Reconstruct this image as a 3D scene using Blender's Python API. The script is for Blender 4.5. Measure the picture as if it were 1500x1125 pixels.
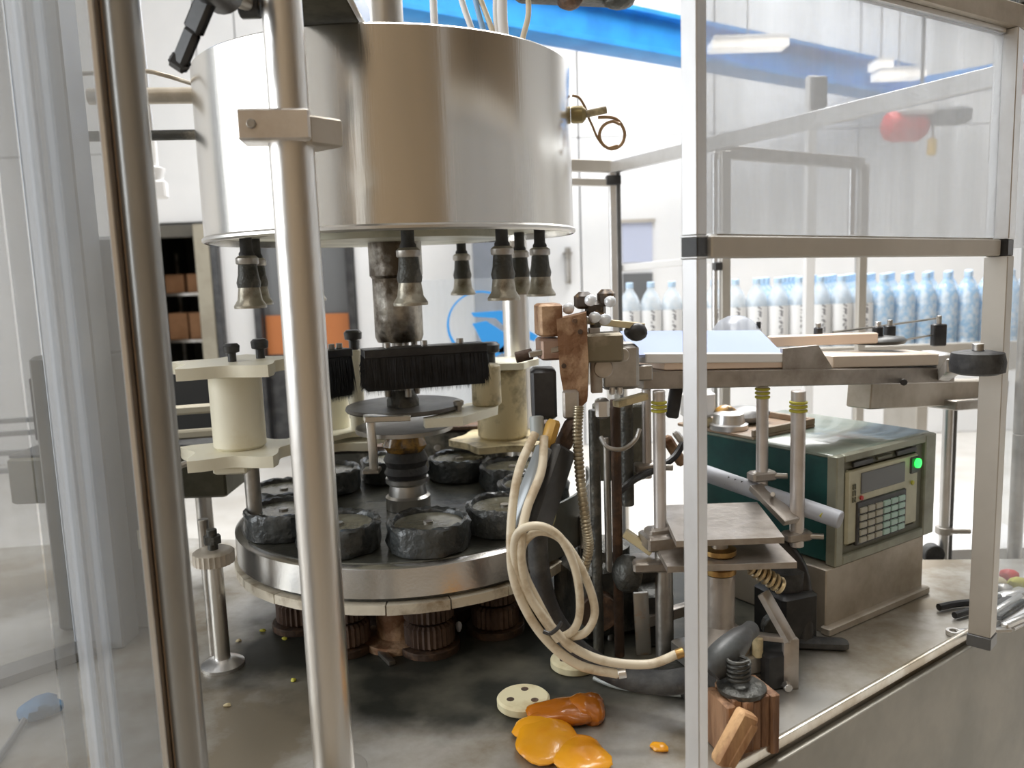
import bpy, math, random
from mathutils import Vector, Matrix
random.seed(7)
R = math.radians
for o in list(bpy.data.objects): bpy.data.objects.remove(o)
SC = bpy.context.scene
COL = SC.collection

# ------------------------------------------------------------------ camera
EYE = Vector((0, 0, 1.52)); FPX = 1200.0; PITCH = R(7.8); ROLL = R(2.0)
fw = Vector((0, math.cos(PITCH), -math.sin(PITCH)))
u0 = Vector((0, math.sin(PITCH), math.cos(PITCH))); r0 = Vector((1, 0, 0))
rt = r0*math.cos(ROLL) - u0*math.sin(ROLL)
up = u0*math.cos(ROLL) + r0*math.sin(ROLL)
cd = bpy.data.cameras.new('camera'); cam = bpy.data.objects.new('camera', cd); COL.objects.link(cam)
cam.matrix_world = Matrix(((rt.x, up.x, -fw.x, EYE.x), (rt.y, up.y, -fw.y, EYE.y), (rt.z, up.z, -fw.z, EYE.z), (0, 0, 0, 1)))
cd.sensor_width = 36; cd.lens = FPX/1500*36; cd.clip_start = .02; cd.clip_end = 60
cd.dof.use_dof = True; cd.dof.focus_distance = 1.2; cd.dof.aperture_fstop = 5.0
SC.camera = cam

def ray(px, py): return fw*FPX + rt*(px-750) + up*(562.5-py)
def at(px, py, Y):                        # point of the place seen at that pixel, Y metres in front
    d = ray(px, py); return EYE + d*(Y/d.y)
def onz(px, py, z):
    d = ray(px, py); return EYE + d*((z-EYE.z)/d.z)

# ------------------------------------------------------------------ light and exposure
w = bpy.data.worlds.new('world'); SC.world = w; w.use_nodes = True
w.node_tree.nodes['Background'].inputs[0].default_value = (.95, .98, 1, 1)
w.node_tree.nodes['Background'].inputs[1].default_value = .25
def area(name, loc, target, sx, sy, power, col=(1, 1, 1)):
    l = bpy.data.lights.new(name, 'AREA'); l.shape = 'RECTANGLE'; l.size = sx; l.size_y = sy; l.energy = power; l.color = col
    o = bpy.data.objects.new(name, l); COL.objects.link(o); o.location = loc
    o.rotation_euler = (Vector(target)-Vector(loc)).to_track_quat('-Z', 'Y').to_euler(); return o
area('window_daylight_left', (-4.85, 0.2, 2.3), (-1, .9, 1.2), 3.6, 2.6, 230, (.93, .97, 1))
area('ceiling_lamp_front', (-.1, 2.1, 4.9), (-.1, 2.1, 0), 1.4, .5, 95, (1, .98, .95))
area('ceiling_lamp_hall', (1.5, 4.3, 4.9), (1.0, 4.7, 0), 6.0, 2.0, 500, (1, .99, .97))
area('ceiling_lamp_rear', (-1.0, -1.6, 4.9), (-.6, -1.2, 0), 3.0, 1.2, 50, (1, .93, .82))
vs = SC.view_settings; vs.view_transform = 'Standard'; vs.look = 'None'; vs.gamma = 1; vs.use_curve_mapping = False
vs.exposure = -0.45

# ------------------------------------------------------------------ materials
MATS = {}
def mat(name, col, rough=.5, metal=0, col2=None, scale=8, lo=.42, hi=.62, bump=0, bscale=60, stretch=(1, 1, 1), emit=None, alpha=None,
        rough2=None, coat=0, spec=.5, trans=0, detail=5):
    if name in MATS: return MATS[name]
    m = bpy.data.materials.new(name); m.use_nodes = True; n = m.node_tree.nodes; L = m.node_tree.links
    b = n['Principled BSDF']
    b.inputs['Base Color'].default_value = (*col, 1); b.inputs['Roughness'].default_value = rough
    b.inputs['Metallic'].default_value = metal; b.inputs['Coat Weight'].default_value = coat
    b.inputs['Specular IOR Level'].default_value = spec; b.inputs['Transmission Weight'].default_value = trans
    tc = n.new('ShaderNodeTexCoord'); mp = n.new('ShaderNodeMapping'); L.new(tc.outputs['Object'], mp.inputs[0])
    mp.inputs['Scale'].default_value = stretch
    if col2:
        nz = n.new('ShaderNodeTexNoise'); nz.inputs['Scale'].default_value = scale; nz.inputs['Detail'].default_value = detail
        nz.inputs['Roughness'].default_value = .62
        L.new(mp.outputs[0], nz.inputs['Vector'])
        mr = n.new('ShaderNodeMapRange'); mr.inputs['From Min'].default_value = lo; mr.inputs['From Max'].default_value = hi
        L.new(nz.outputs['Fac'], mr.inputs['Value'])
        mx = n.new('ShaderNodeMix'); mx.data_type = 'RGBA'; mx.inputs[6].default_value = (*col, 1); mx.inputs[7].default_value = (*col2, 1)
        L.new(mr.outputs[0], mx.inputs[0]); L.new(mx.outputs[2], b.inputs['Base Color'])
        if rough2 is not None:
            m2 = n.new('ShaderNodeMapRange'); m2.inputs['To Min'].default_value = rough; m2.inputs['To Max'].default_value = rough2
            L.new(mr.outputs[0], m2.inputs['Value']); L.new(m2.outputs[0], b.inputs['Roughness'])
    if bump:
        nb = n.new('ShaderNodeTexNoise'); nb.inputs['Scale'].default_value = bscale; nb.inputs['Detail'].default_value = 4
        L.new(mp.outputs[0], nb.inputs['Vector'])
        bp = n.new('ShaderNodeBump'); bp.inputs['Strength'].default_value = bump; bp.inputs['Distance'].default_value = .01
        L.new(nb.outputs['Fac'], bp.inputs['Height']); L.new(bp.outputs[0], b.inputs['Normal'])
    if emit:
        b.inputs['Emission Color'].default_value = (*col, 1); b.inputs['Emission Strength'].default_value = emit
    if alpha is not None: b.inputs['Alpha'].default_value = alpha
    MATS[name] = m; return m

STEEL = mat('brushed_steel', (.70, .68, .65), .34, 1, (.60, .58, .54), 5, .35, .7, .04, 220, (1, 1, .08))
POSTM = mat('post_steel', (.74, .72, .69), .33, 1, (.38, .30, .22), 5, .60, .74, .05, 90, (1, 1, .35), rough2=.5)
DULL = mat('dull_steel', (.52, .50, .47), .42, 1, (.27, .24, .20), 9, .42, .68, .12, 60)
DARK = mat('grimy_dark_metal', (.07, .07, .063), .45, .5, (.26, .24, .20), 14, .52, .72, .45, 60)
ALU = mat('aluminium', (.80, .80, .80), .3, .9, (.66, .65, .64), 6, .4, .7, .02, 90)
UPR = mat('upright_aluminium', (.66, .66, .67), .42, .75, (.52, .51, .50), 7, .5, .75, .05, 60, (1, 1, .4))
ALUT = mat('grey_aluminium_profile', (.60, .57, .52), .42, .4, (.50, .47, .42), 4, .4, .7)
BLACK = mat('black_plastic', (.018, .018, .02), .38, 0, (.05, .05, .05), 12)
BLACKR = mat('black_rubber', (.03, .03, .032), .6, 0, (.09, .09, .085), 20, .45, .7, .3, 60)
CREAMD = mat('worn_cream_nylon', (.72, .66, .44), .42, 0, (.52, .42, .22), 14, .48, .7, .06, 40)
CREAM = mat('cream_nylon', (.86, .82, .66), .42, 0, (.72, .63, .42), 9, .55, .8, .04, 40)
CREAM2 = mat('stained_cream_nylon', (.66, .56, .34), .45, 0, (.16, .12, .06), 16, .48, .66, .1, 40)
RUBBER = mat('wet_grey_rubber', (.075, .083, .085), .3, .1, (.028, .03, .03), 26, .4, .62, .9, 38, coat=.25)
WET = mat('wet_floor_of_cup', (.25, .24, .18), .22, .2, (.13, .125, .095), 14, .4, .6, .15, 30)
RUST = mat('rusty_brown', (.22, .11, .055), .6, .2, (.52, .35, .22), 16, .44, .60, .7, 40)
RUSTD = mat('dark_rust', (.075, .048, .034), .55, .4, (.20, .11, .06), 18, .5, .66, .4, 50)
COPPER = mat('copper_brown', (.42, .22, .13), .4, .6, (.70, .48, .34), 10, .45, .62, .25, 30, (3, 3, .6))
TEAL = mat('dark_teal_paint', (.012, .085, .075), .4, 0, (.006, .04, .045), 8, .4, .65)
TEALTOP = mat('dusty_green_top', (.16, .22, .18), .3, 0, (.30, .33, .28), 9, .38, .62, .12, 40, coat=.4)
BEIGE = mat('beige_grey_paint', (.36, .35, .28), .45, .1, (.24, .22, .17), 9, .45, .7)
PANEL = mat('cream_panel_print', (.56, .55, .40), .4, 0, (.46, .45, .33), 12)
OLIVE = mat('olive_trim', (.13, .13, .09), .5)
GREY = mat('mid_grey', (.14, .145, .15), .35)
LED = mat('green_lit_button', (.03, .95, .10), .4, emit=3.0)
REDP = mat('red_paint', (.62, .04, .04), .4, 0, (.45, .03, .03), 9)
WHITEP = mat('white_paint', (.85, .85, .85), .45)
OFFW = mat('off_white_hose', (.76, .68, .53), .4, 0, (.45, .33, .19), 22, .5, .70, coat=.2)
BLUE = mat('blue_paint', (.02, .27, .68), .45, 0, (.015, .21, .58), 4)
LBLUE = mat('pale_blue_paint', (.32, .52, .78), .5)
YEL = mat('yellow_green_tape', (.50, .47, .06), .5)
BRASS = mat('brass', (.62, .42, .16), .35, .9, (.35, .2, .08), 20)
GREASE = mat('amber_grease', (.55, .30, .06), .25, 0, (.10, .07, .04), 30, .45, .6, .5, 40, coat=.6)
ORNG = mat('orange_rubber', (.50, .15, .008), .22, 0, (.20, .055, .012), 14, .5, .72, .2, 20, coat=.4)
YELR = mat('yellow_rubber', (.95, .42, .015), .25, 0, (.85, .30, .01), 9, .5, .7, .1, 20, coat=.4)
CARD = mat('cardboard', (.42, .22, .11), .8, 0, (.34, .17, .08), 6)
ORANGEP = mat('orange_brown_board', (.50, .17, .05), .6)
PAPER = mat('white_paper', (.85, .86, .88), .6)
TRAYM = mat('brown_tray', (.30, .20, .13), .5, 0, (.42, .36, .28), 12)
PALE = mat('pale_blue_sheet', (.42, .50, .74), .65, 0, spec=.1)
PLINTH = mat('tan_steel_plinth', (.52, .47, .40), .42, .5, (.36, .31, .24), 9, .42, .68, .08, 30)
LAMPM = mat('lamp_glow', (1, .95, .88), .5, emit=2.2)
CAPM = mat('pale_blue_cap', (.55, .74, .95), .35)
WATERM = mat('clear_bottle_water', (.70, .82, .93), .08, 0, (.86, .92, .97), 40, .4, .6, .5, 26, alpha=.62, coat=.6)

def label_mat():
    m = bpy.data.materials.new('white_bottle_wrap'); m.use_nodes = True; n = m.node_tree.nodes; L = m.node_tree.links
    b = n['Principled BSDF']; b.inputs['Roughness'].default_value = .4
    tc = n.new('ShaderNodeTexCoord'); mp = n.new('ShaderNodeMapping'); mp.inputs['Scale'].default_value = (60, 60, 110)
    L.new(tc.outputs['Object'], mp.inputs[0])
    nz = n.new('ShaderNodeTexNoise'); nz.inputs['Scale'].default_value = 1.2; L.new(mp.outputs[0], nz.inputs['Vector'])
    sx = n.new('ShaderNodeSeparateXYZ'); L.new(tc.outputs['Object'], sx.inputs[0])
    ab = n.new('ShaderNodeMath'); ab.operation = 'ABSOLUTE'; L.new(sx.outputs['X'], ab.inputs[0])
    lt = n.new('ShaderNodeMath'); lt.operation = 'LESS_THAN'; lt.inputs[1].default_value = .008; L.new(ab.outputs[0], lt.inputs[0])
    gt = n.new('ShaderNodeMath'); gt.operation = 'GREATER_THAN'; gt.inputs[1].default_value = .5; L.new(nz.outputs['Fac'], gt.inputs[0])
    mu = n.new('ShaderNodeMath'); mu.operation = 'MULTIPLY'; L.new(lt.outputs[0], mu.inputs[0]); L.new(gt.outputs[0], mu.inputs[1])
    mx = n.new('ShaderNodeMix'); mx.data_type = 'RGBA'; mx.inputs[6].default_value = (.9, .91, .92, 1); mx.inputs[7].default_value = (.2, .2, .22, 1)
    L.new(mu.outputs[0], mx.inputs[0]); L.new(mx.outputs[2], b.inputs['Base Color']); return m
WRAPM = label_mat()

def milky(name, col, fac, rough=.25, streak=None):
    """real acrylic sheet: mostly see-through, with a scuffed milky film and a soft gloss"""
    m = bpy.data.materials.new(name); m.use_nodes = True; n = m.node_tree.nodes; L = m.node_tree.links
    for x in list(n): n.remove(x)
    out = n.new('ShaderNodeOutputMaterial'); t = n.new('ShaderNodeBsdfTransparent'); t.inputs[0].default_value = (.97, .98, .99, 1)
    d = n.new('ShaderNodeBsdfDiffuse'); d.inputs[0].default_value = (*col, 1)
    tl = n.new('ShaderNodeBsdfTranslucent'); tl.inputs[0].default_value = (*col, 1)
    a = n.new('ShaderNodeMixShader'); a.inputs[0].default_value = .5; L.new(d.outputs[0], a.inputs[1]); L.new(tl.outputs[0], a.inputs[2])
    g = n.new('ShaderNodeBsdfGlossy'); g.inputs['Roughness'].default_value = rough
    mix = n.new('ShaderNodeMixShader'); L.new(t.outputs[0], mix.inputs[1]); L.new(a.outputs[0], mix.inputs[2])
    tc = n.new('ShaderNodeTexCoord'); mp = n.new('ShaderNodeMapping'); mp.inputs['Scale'].default_value = (12, 12, .9)
    nz = n.new('ShaderNodeTexNoise'); nz.inputs['Scale'].default_value = 1.4; nz.inputs['Detail'].default_value = 5
    L.new(tc.outputs['Object'], mp.inputs[0]); L.new(mp.outputs[0], nz.inputs[0])
    mr = n.new('ShaderNodeMapRange'); mr.inputs['From Min'].default_value = .3; mr.inputs['From Max'].default_value = .7
    mr.inputs['To Min'].default_value = max(0, fac-.08); mr.inputs['To Max'].default_value = fac+.08
    L.new(nz.outputs[0], mr.inputs[0]); L.new(mr.outputs[0], mix.inputs[0])
    m2 = n.new('ShaderNodeMixShader'); m2.inputs[0].default_value = .05
    L.new(mix.outputs[0], m2.inputs[1]); L.new(g.outputs[0], m2.inputs[2]); L.new(m2.outputs[0], out.inputs[0]); return m
ACR = milky('milky_acrylic', (.60, .61, .62), .44)
ACRL = milky('scuffed_acrylic', (.56, .57, .57), .34)
ACRD = milky('thick_acrylic_edge', (.42, .43, .43), .36)
ACRW = milky('bright_acrylic_lip', (.85, .87, .9), .42)
CLEAR = milky('clear_acrylic', (.8, .85, .9), .10)

# ------------------------------------------------------------------ mesh builder (world coordinates, stored relative to the parent)
ORG = {}
class MB:
    def __init__(s): s.v = []; s.f = []; s.sm = []
    def add(s, vs, fs, smooth=False):
        k = len(s.v); s.v += [Vector(a) for a in vs]; s.f += [tuple(i+k for i in f) for f in fs]; s.sm += [smooth]*len(fs); return s
    def box(s, c, size, rz=0, M=None, bev=0):
        x, y, z = [a/2 for a in size]; c = Vector(c)
        M = M or Matrix.Rotation(rz, 3, 'Z')
        if bev <= 0 or bev >= min(x, y, z)*.98:
            vs = [c+M@Vector((i*x, j*y, k*z)) for k in (-1, 1) for i, j in ((-1, -1), (1, -1), (1, 1), (-1, 1))]
            return s.add(vs, [(3, 2, 1, 0), (4, 5, 6, 7), (0, 1, 5, 4), (1, 2, 6, 5), (2, 3, 7, 6), (3, 0, 4, 7)])
        b = bev; rings = []
        def ring(ix, iy, z_): return [(-ix, -iy+b, z_), (-ix+b, -iy, z_), (ix-b, -iy, z_), (ix, -iy+b, z_), (ix, iy-b, z_), (ix-b, iy, z_), (-ix+b, iy, z_), (-ix, iy-b, z_)]
        rs = [ring(x-b, y-b, -z), ring(x, y, -z+b), ring(x, y, z-b), ring(x-b, y-b, z)]
        vs = [c+M@Vector(p) for r_ in rs for p in r_]; fs = [tuple(range(7, -1, -1)), tuple(range(24, 32))]
        for q in range(3):
            for i in range(8): fs.append((q*8+i, q*8+(i+1) % 8, q*8+8+(i+1) % 8, q*8+8+i))
        return s.add(vs, fs)
    def bar(s, a, b, wd, ht, bev=.001):                              # box running from a to b, width horizontal, height upwards
        a = Vector(a); b = Vector(b); d = (b-a); l = d.length; d.normalize()
        upv = Vector((0, 0, 1)) if abs(d.z) < .95 else Vector((0, 1, 0))
        sd = d.cross(upv).normalized(); uv = sd.cross(d)
        M = Matrix((d, sd, uv)).transposed()
        return s.box((a+b)/2, (l, wd, ht), M=M, bev=bev)
    def lathe(s, base, prof, n=32, ax=(0, 0, 1), sm=True, capa=True, capb=True, wob=0):
        base = Vector(base); ax = Vector(ax).normalized(); t = Vector((1, 0, 0)) if abs(ax.x) < .9 else Vector((0, 1, 0))
        e1 = (t - ax*t.dot(ax)).normalized(); e2 = ax.cross(e1); vs = []; fs = []
        for r_, h in prof:
            for i in range(n):
                a = 2*math.pi*i/n; rr = r_*(1+(random.uniform(-wob, wob) if wob else 0))
                vs.append(base+ax*h+e1*(math.cos(a)*rr)+e2*(math.sin(a)*rr))
        for q in range(len(prof)-1):
            for i in range(n): j = (i+1) % n; fs.append((q*n+i, q*n+j, q*n+n+j, q*n+n+i))
        s.add(vs, fs, sm); k = len(s.v)-len(vs)
        if capa: s.f.append(tuple(k+i for i in range(n-1, -1, -1))); s.sm.append(False)
        if capb: s.f.append(tuple(k+(len(prof)-1)*n+i for i in range(n))); s.sm.append(False)
        return s
    def cyl(s, a, b, r_, r2=None, n=20):
        a = Vector(a); b = Vector(b); l = (b-a).length; r2 = r_ if r2 is None else r2; e = min(r_, r2, l/2)*.12
        return s.lathe(a, [(r_-e, 0), (r_, e), (r2, l-e), (r2-e, l)], n, b-a)
    def pipe(s, a, b, ro, ri, n=40):                                 # hollow cylinder
        a = Vector(a); b = Vector(b); l = (b-a).length
        return s.lathe(a, [(ri, 0), (ro, 0), (ro, l), (ri, l), (ri, 0)], n, b-a, True, False, False)
    def tube(s, pts, r_, n=10, sub=8, rf=None, closed=False):
        P = [Vector(p) for p in pts]; Q = []
        m = len(P)
        rng = range(m if closed else m-1)
        for i in rng:
            p0 = P[(i-1) % m] if closed or i > 0 else P[0]; p1 = P[i]; p2 = P[(i+1) % m]; p3 = P[(i+2) % m] if closed or i+2 < m else P[-1]
            for k in range(sub):
                t = k/sub; Q.append(.5*((2*p1)+(p2-p0)*t+(2*p0-5*p1+4*p2-p3)*t*t+(3*p1-p0-3*p2+p3)*t**3))
        if not closed: Q.append(P[-1])
        vs = []; fs = []; N = len(Q); nrm = None
        for i in range(N):
            t = (Q[(i+1) % N]-Q[i-1]) if closed else (Q[min(i+1, N-1)]-Q[max(i-1, 0)])
            t.normalize()
            if nrm is None: nrm = t.orthogonal().normalized()
            nrm = (nrm-t*nrm.dot(t)).normalized(); bn = t.cross(nrm)
            rr = rf(i/(N-1), i) if rf else r_
            for k in range(n): a = 2*math.pi*k/n; vs.append(Q[i]+nrm*(math.cos(a)*rr)+bn*(math.sin(a)*rr))
        for i in range(N if closed else N-1):
            i2 = (i+1) % N
            for k in range(n): j = (k+1) % n; fs.append((i*n+k, i*n+j, i2*n+j, i2*n+k))
        if not closed: fs += [tuple(range(n-1, -1, -1)), tuple((N-1)*n+k for k in range(n))]
        return s.add(vs, fs, True)
    def prism(s, poly, z0, z1, M=None, o=(0, 0, 0)):                  # outline in a plane, extruded
        o = Vector(o); M = M or Matrix.Identity(3); n = len(poly)
        vs = [o+M@Vector((x, y, z0)) for x, y in poly]+[o+M@Vector((x, y, z1)) for x, y in poly]
        fs = [tuple(range(n-1, -1, -1)), tuple(range(n, 2*n))]+[(i, (i+1) % n, n+(i+1) % n, n+i) for i in range(n)]
        return s.add(vs, fs)
    def blob(s, c, rad, seed=0, n=16, amp=.15, flat=None):
        rnd = random.Random(seed); c = Vector(c); vs = []; fs = []; m = n//2
        ph = [rnd.uniform(0, 6.28) for _ in range(6)]
        for i in range(m+1):
            th = math.pi*i/m
            for k in range(n):
                a = 2*math.pi*k/n; q = 1+amp*(math.sin(2*a+ph[0]+th)+.6*math.sin(3*a+ph[1]-2*th)+.5*math.sin(5*a+ph[2]+3*th))
                p = Vector((math.sin(th)*math.cos(a)*rad[0]*q, math.sin(th)*math.sin(a)*rad[1]*q, math.cos(th)*rad[2]))
                if flat is not None and p.z < flat: p.z = flat
                vs.append(c+p)
        for i in range(m):
            for k in range(n): j = (k+1) % n; fs.append((i*n+k, i*n+n+k, i*n+n+j, i*n+j))
        return s.add(vs, fs, True)
    def build(s, name, m, parent=None, **props):
        org = ORG.get(parent.name, Vector()) if parent else Vector()
        me = bpy.data.meshes.new(name); me.from_pydata([v-org for v in s.v], [], s.f); me.validate()
        if len(me.polygons) == len(s.sm): me.polygons.foreach_set('use_smooth', s.sm)
        me.set_sharp_from_angle(angle=R(38)); me.materials.append(m); o = bpy.data.objects.new(name, me); COL.objects.link(o)
        if parent: o.parent = parent; ORG[o.name] = org
        for k, v in props.items(): o[k] = v
        return o
def thing(name, label, cat, loc, group=None):
    o = bpy.data.objects.new(name, None); COL.objects.link(o); o.location = loc; o.empty_display_size = .03
    ORG[o.name] = Vector(loc); o['label'] = label; o['category'] = cat
    if group: o['group'] = group
    return o
def single(mb, name, m, label, cat, group=None):
    c = sum(mb.v, Vector())/len(mb.v); c.z = min(v.z for v in mb.v)
    mb.v = [v-c for v in mb.v]; o = mb.build(name, m); o.location = c; o['label'] = label; o['category'] = cat
    if group: o['group'] = group
    return o
def struct(mb, name, m, parent=None):
    o = mb.build(name, m, parent)
    if not parent: o['kind'] = 'structure'
    return o
def dup(root, loc, label=None, group=None):
    r_ = root.copy(); COL.objects.link(r_); r_.location = loc
    if label: r_['label'] = label
    if group: r_['group'] = group
    for ch in list(root.children):
        c = ch.copy(); COL.objects.link(c); c.parent = r_
        for g in ch.children:
            d = g.copy(); COL.objects.link(d); d.parent = c
    return r_
V = Vector

# ------------------------------------------------------------------ the room
ZT = .905
FLOORM = mat('pale_floor', (.78, .76, .72), .45, 0, (.66, .63, .58), 2.2, .4, .65, .05, 9)
WALLM = mat('white_wall_panel', (.80, .80, .80), .55, 0, (.76, .765, .77), 1.5)
TANW = mat('tan_board_wall', (.36, .265, .165), .6, 0, (.27, .20, .125), 1.4, .4, .62)
CEILM = mat('ceiling_white', (.72, .72, .72), .7)
struct(MB().box((1.5, 3.9, -.05), (13, 6.6, .1)), 'floor', FLOORM)
struct(MB().box((1.5, -1.3, -.05), (13, 3.8, .1)), 'floor_front', mat('darker_front_floor', (.33, .29, .24), .6, 0, (.25, .22, .18), 2))
struct(MB().box((1.5, 2, 5.25), (13, 10.4, .1)), 'ceiling', CEILM)
wb = bpy.data.objects.new('wall_back', None); COL.objects.link(wb); wb['kind'] = 'structure'; wb.location = (0, 7, 0); ORG[wb.name] = V((0, 7, 0))
dx0, dx1 = at(222, 450, 7).x, at(318, 450, 7).x; dz = at(270, 330, 7).z
ex0, ex1 = at(374, 450, 7).x, at(522, 450, 7).x; ez = at(440, 330, 7).z
def wpan(x0, x1, z0, z1, m=WALLM, nm='panel'): MB().box(((x0+x1)/2, 7.05, (z0+z1)/2), (x1-x0-.012, .1, z1-z0-.006), bev=.004).build(nm, m, wb)
MB().box(((-5+dx0)/2, 7.13, 2.6), (dx0+5, .04, 5.2)).build('backing', GREY, wb)
MB().box(((dx0+8)/2, 7.13, (dz+5.2)/2), (8-dx0, .04, 5.2-dz)).build('backing', GREY, wb)
MB().box(((dx1+ex0)/2, 7.13, dz/2), (ex0-dx1, .04, dz)).build('backing', GREY, wb)
MB().box(((ex1+8)/2, 7.13, dz/2), (8-ex1, .04, dz)).build('backing', GREY, wb)
xs = [-5, -3.9, dx0, dx1, ex0, ex1, at(845, 100, 7).x, 1.75, 2.95, 4.15, 5.35, 6.6, 8]
for a, b in zip(xs, xs[1:]):
    if a == dx0 or a == ex0: wpan(a, b, dz+.02, 5.2)
    else: wpan(a, b, 0, 2.6); wpan(a, b, 2.6, 5.2)
struct(MB().box((-5.05, 4.6, 2.6), (.1, 5.0, 5.2)), 'wall_left', WALLM)
struct(MB().box((-5.05, -2.4, 2.6), (.1, 1.6, 5.2)), 'wall_left_front', WALLM)
struct(MB().box((-5.05, .25, .45), (.1, 3.7, .9)), 'wall_left_sill', WALLM)
struct(MB().box((-5.05, .25, 4.45), (.1, 3.7, 1.5)), 'wall_left_head', WALLM)
mbw = MB()
for k in range(4): mbw.box((-5.0, -1.6+k*1.233, 2.3), (.06, .06, 2.8), bev=.004)
struct(mbw, 'window_1', ALU)
struct(MB().box((8.05, 4.4, 2.6), (.1, 5.6, 5.2)), 'wall_right', WALLM)
struct(MB().box((8.05, -.8, 2.6), (.1, 4.8, 5.2)), 'wall_right_front', TANW)
struct(MB().box((1.5, -3.25, 2.6), (13, .1, 5.2)), 'wall_front', TANW)
# doorway on the left with a store room behind it
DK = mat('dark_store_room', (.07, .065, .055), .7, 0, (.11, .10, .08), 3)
TANF = mat('tan_door_frame', (.34, .31, .24), .5, 0, (.28, .25, .19), 5)
d1 = bpy.data.objects.new('door_1', None); COL.objects.link(d1); d1['kind'] = 'structure'; d1.location = ((dx0+dx1)/2, 7, 0); ORG[d1.name] = V(d1.location)
dmx = at(298, 450, 7).x
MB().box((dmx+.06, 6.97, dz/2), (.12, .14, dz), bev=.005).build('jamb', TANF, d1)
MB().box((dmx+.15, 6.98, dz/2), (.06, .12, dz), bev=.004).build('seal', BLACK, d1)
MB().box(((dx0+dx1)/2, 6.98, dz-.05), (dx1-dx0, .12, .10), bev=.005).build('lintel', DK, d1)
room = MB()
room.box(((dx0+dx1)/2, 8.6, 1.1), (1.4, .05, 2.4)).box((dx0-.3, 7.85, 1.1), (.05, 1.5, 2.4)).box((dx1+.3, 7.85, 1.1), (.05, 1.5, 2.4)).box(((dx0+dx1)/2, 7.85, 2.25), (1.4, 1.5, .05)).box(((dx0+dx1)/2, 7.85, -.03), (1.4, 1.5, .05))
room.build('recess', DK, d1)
# second opening: dark framed door with boards
d2 = bpy.data.objects.new('door_2', None); COL.objects.link(d2); d2['kind'] = 'structure'; d2.location = ((ex0+ex1)/2, 7, 0); ORG[d2.name] = V(d2.location)
MB().box((ex0+.03, 6.99, dz/2), (.06, .1, dz), bev=.004).build('jamb', BLACK, d2)
MB().box((ex1-.03, 6.99, dz/2), (.06, .1, dz), bev=.004).build('jamb', BLACK, d2)
MB().box(((ex0+ex1)/2, 7.09, dz/2), (ex1-ex0, .04, dz)).build('door_leaf', GREY, d2)
oz0, oz1 = at(440, 520, 6.9).z, at(440, 462, 6.9).z
MB().box(((ex0+ex1)/2+.0, 7.05, (oz0+oz1)/2), (ex1-ex0-.14, .03, oz1-oz0)).build('orange_board', ORANGEP, d2, label='orange-brown board')
MB().box(((ex0+ex1)/2, 7.05, oz0*.5), (ex1-ex0-.14, .03, oz0)).build('kick_plate', BLACK, d2)
# shelf in the store room
sh = thing('storage_shelf', 'dim storage shelf with cartons beyond the left doorway', 'shelf', ((dx0+dmx)/2, 7.6, 0))
for z in (.55, 1.0, 1.42):
    MB().box(((dx0+dmx)/2, 7.6, z), (.6, .4, .025)).build('shelf_board', DULL, sh)
for sx in (-1, 1):
    for sy in (-1, 1): MB().box(((dx0+dmx)/2+sx*.285, 7.6+sy*.19, .9), (.025, .025, 1.8)).build('upright', DULL, sh)
for i, (xx, zz, s_) in enumerate([(-.19, 1.4325, .17), (0.01, 1.4325, .17), (.19, 1.4325, .15)]):
    single(MB().box(((dx0+dmx)/2+xx, 7.55, zz+s_/2), (.17, .2, s_), bev=.004), 'carton', CARD, ['left', 'middle', 'right'][i]+'most brown carton on the top board of the dim storage shelf' if i != 1 else 'middle brown carton on the top board of the dim storage shelf', 'box', 'cartons in the store room')
for i, xx in enumerate([-.19, 0.0]):
    single(MB().box(((dx0+dmx)/2+xx, 7.55, 1.0125+.12), (.17, .2, .24), bev=.004), 'carton', CARD, ['left brown carton on the middle board of the storage shelf', 'right brown carton on the middle board of the storage shelf'][i], 'box', 'cartons in the store room')
single(MB().lathe(((dx0+dmx)/2+.15, 7.5, 1.0125), [(.035, 0), (.04, .01), (.04, .17), (.014, .21), (.014, .235)], 16), 'bottle', LBLUE, 'pale blue bottle beside the cartons on the storage shelf', 'bottle')
# grey column, wall bits
gx = at(725, 430, 6.6).x
struct(MB().box((gx, 6.72, 1.65), (.33, .33, 3.3), bev=.006), 'trim_1', mat('blue_grey_column', (.20, .22, .26), .5, 0, (.17, .19, .22), 3))
a = at(912, 385, 6.98); b = at(955, 325, 6.98)
wn = thing('wall_hatch', 'pale blue pane over a dark hatch on the back wall right of the drum', 'panel', ((a.x+b.x)/2, 6.98, a.z-.3))
MB().box(((a.x+b.x)/2, 6.985, (a.z+b.z)/2), (b.x-a.x, .03, b.z-a.z)).build('pane', mat('pale_blue_pane', (.52, .56, .70), .2), wn)
MB().box(((a.x+b.x)/2, 6.975, b.z+.012), (b.x-a.x+.05, .05, .03)).build('frame', ALUT, wn)
MB().box(((a.x+b.x)/2, 6.985, a.z-.22), (b.x-a.x, .03, .26)).build('hatch', GREY, wn)
for i, (px, y0, y1) in enumerate([(832, 362, 416), (1243, 433, 480)]):
    pa = at(px, y0, 6.9); pb = at(px, y1, 6.9)
    t = thing('wall_pipe', ['short grey conduit pipe on the white wall right of the drum', 'short black conduit pipe on the wall behind the bottle rows'][i], 'pipe', (pa.x, 6.96, pb.z))
    MB().cyl((pa.x, 6.95, pb.z), (pa.x, 6.95, pa.z), .025, n=12).build('tube', [DULL, BLACK][i], t)
    MB().box((pa.x, 6.98, pa.z-.05), (.08, .04, .02)).build('clip', DULL, t)

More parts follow.
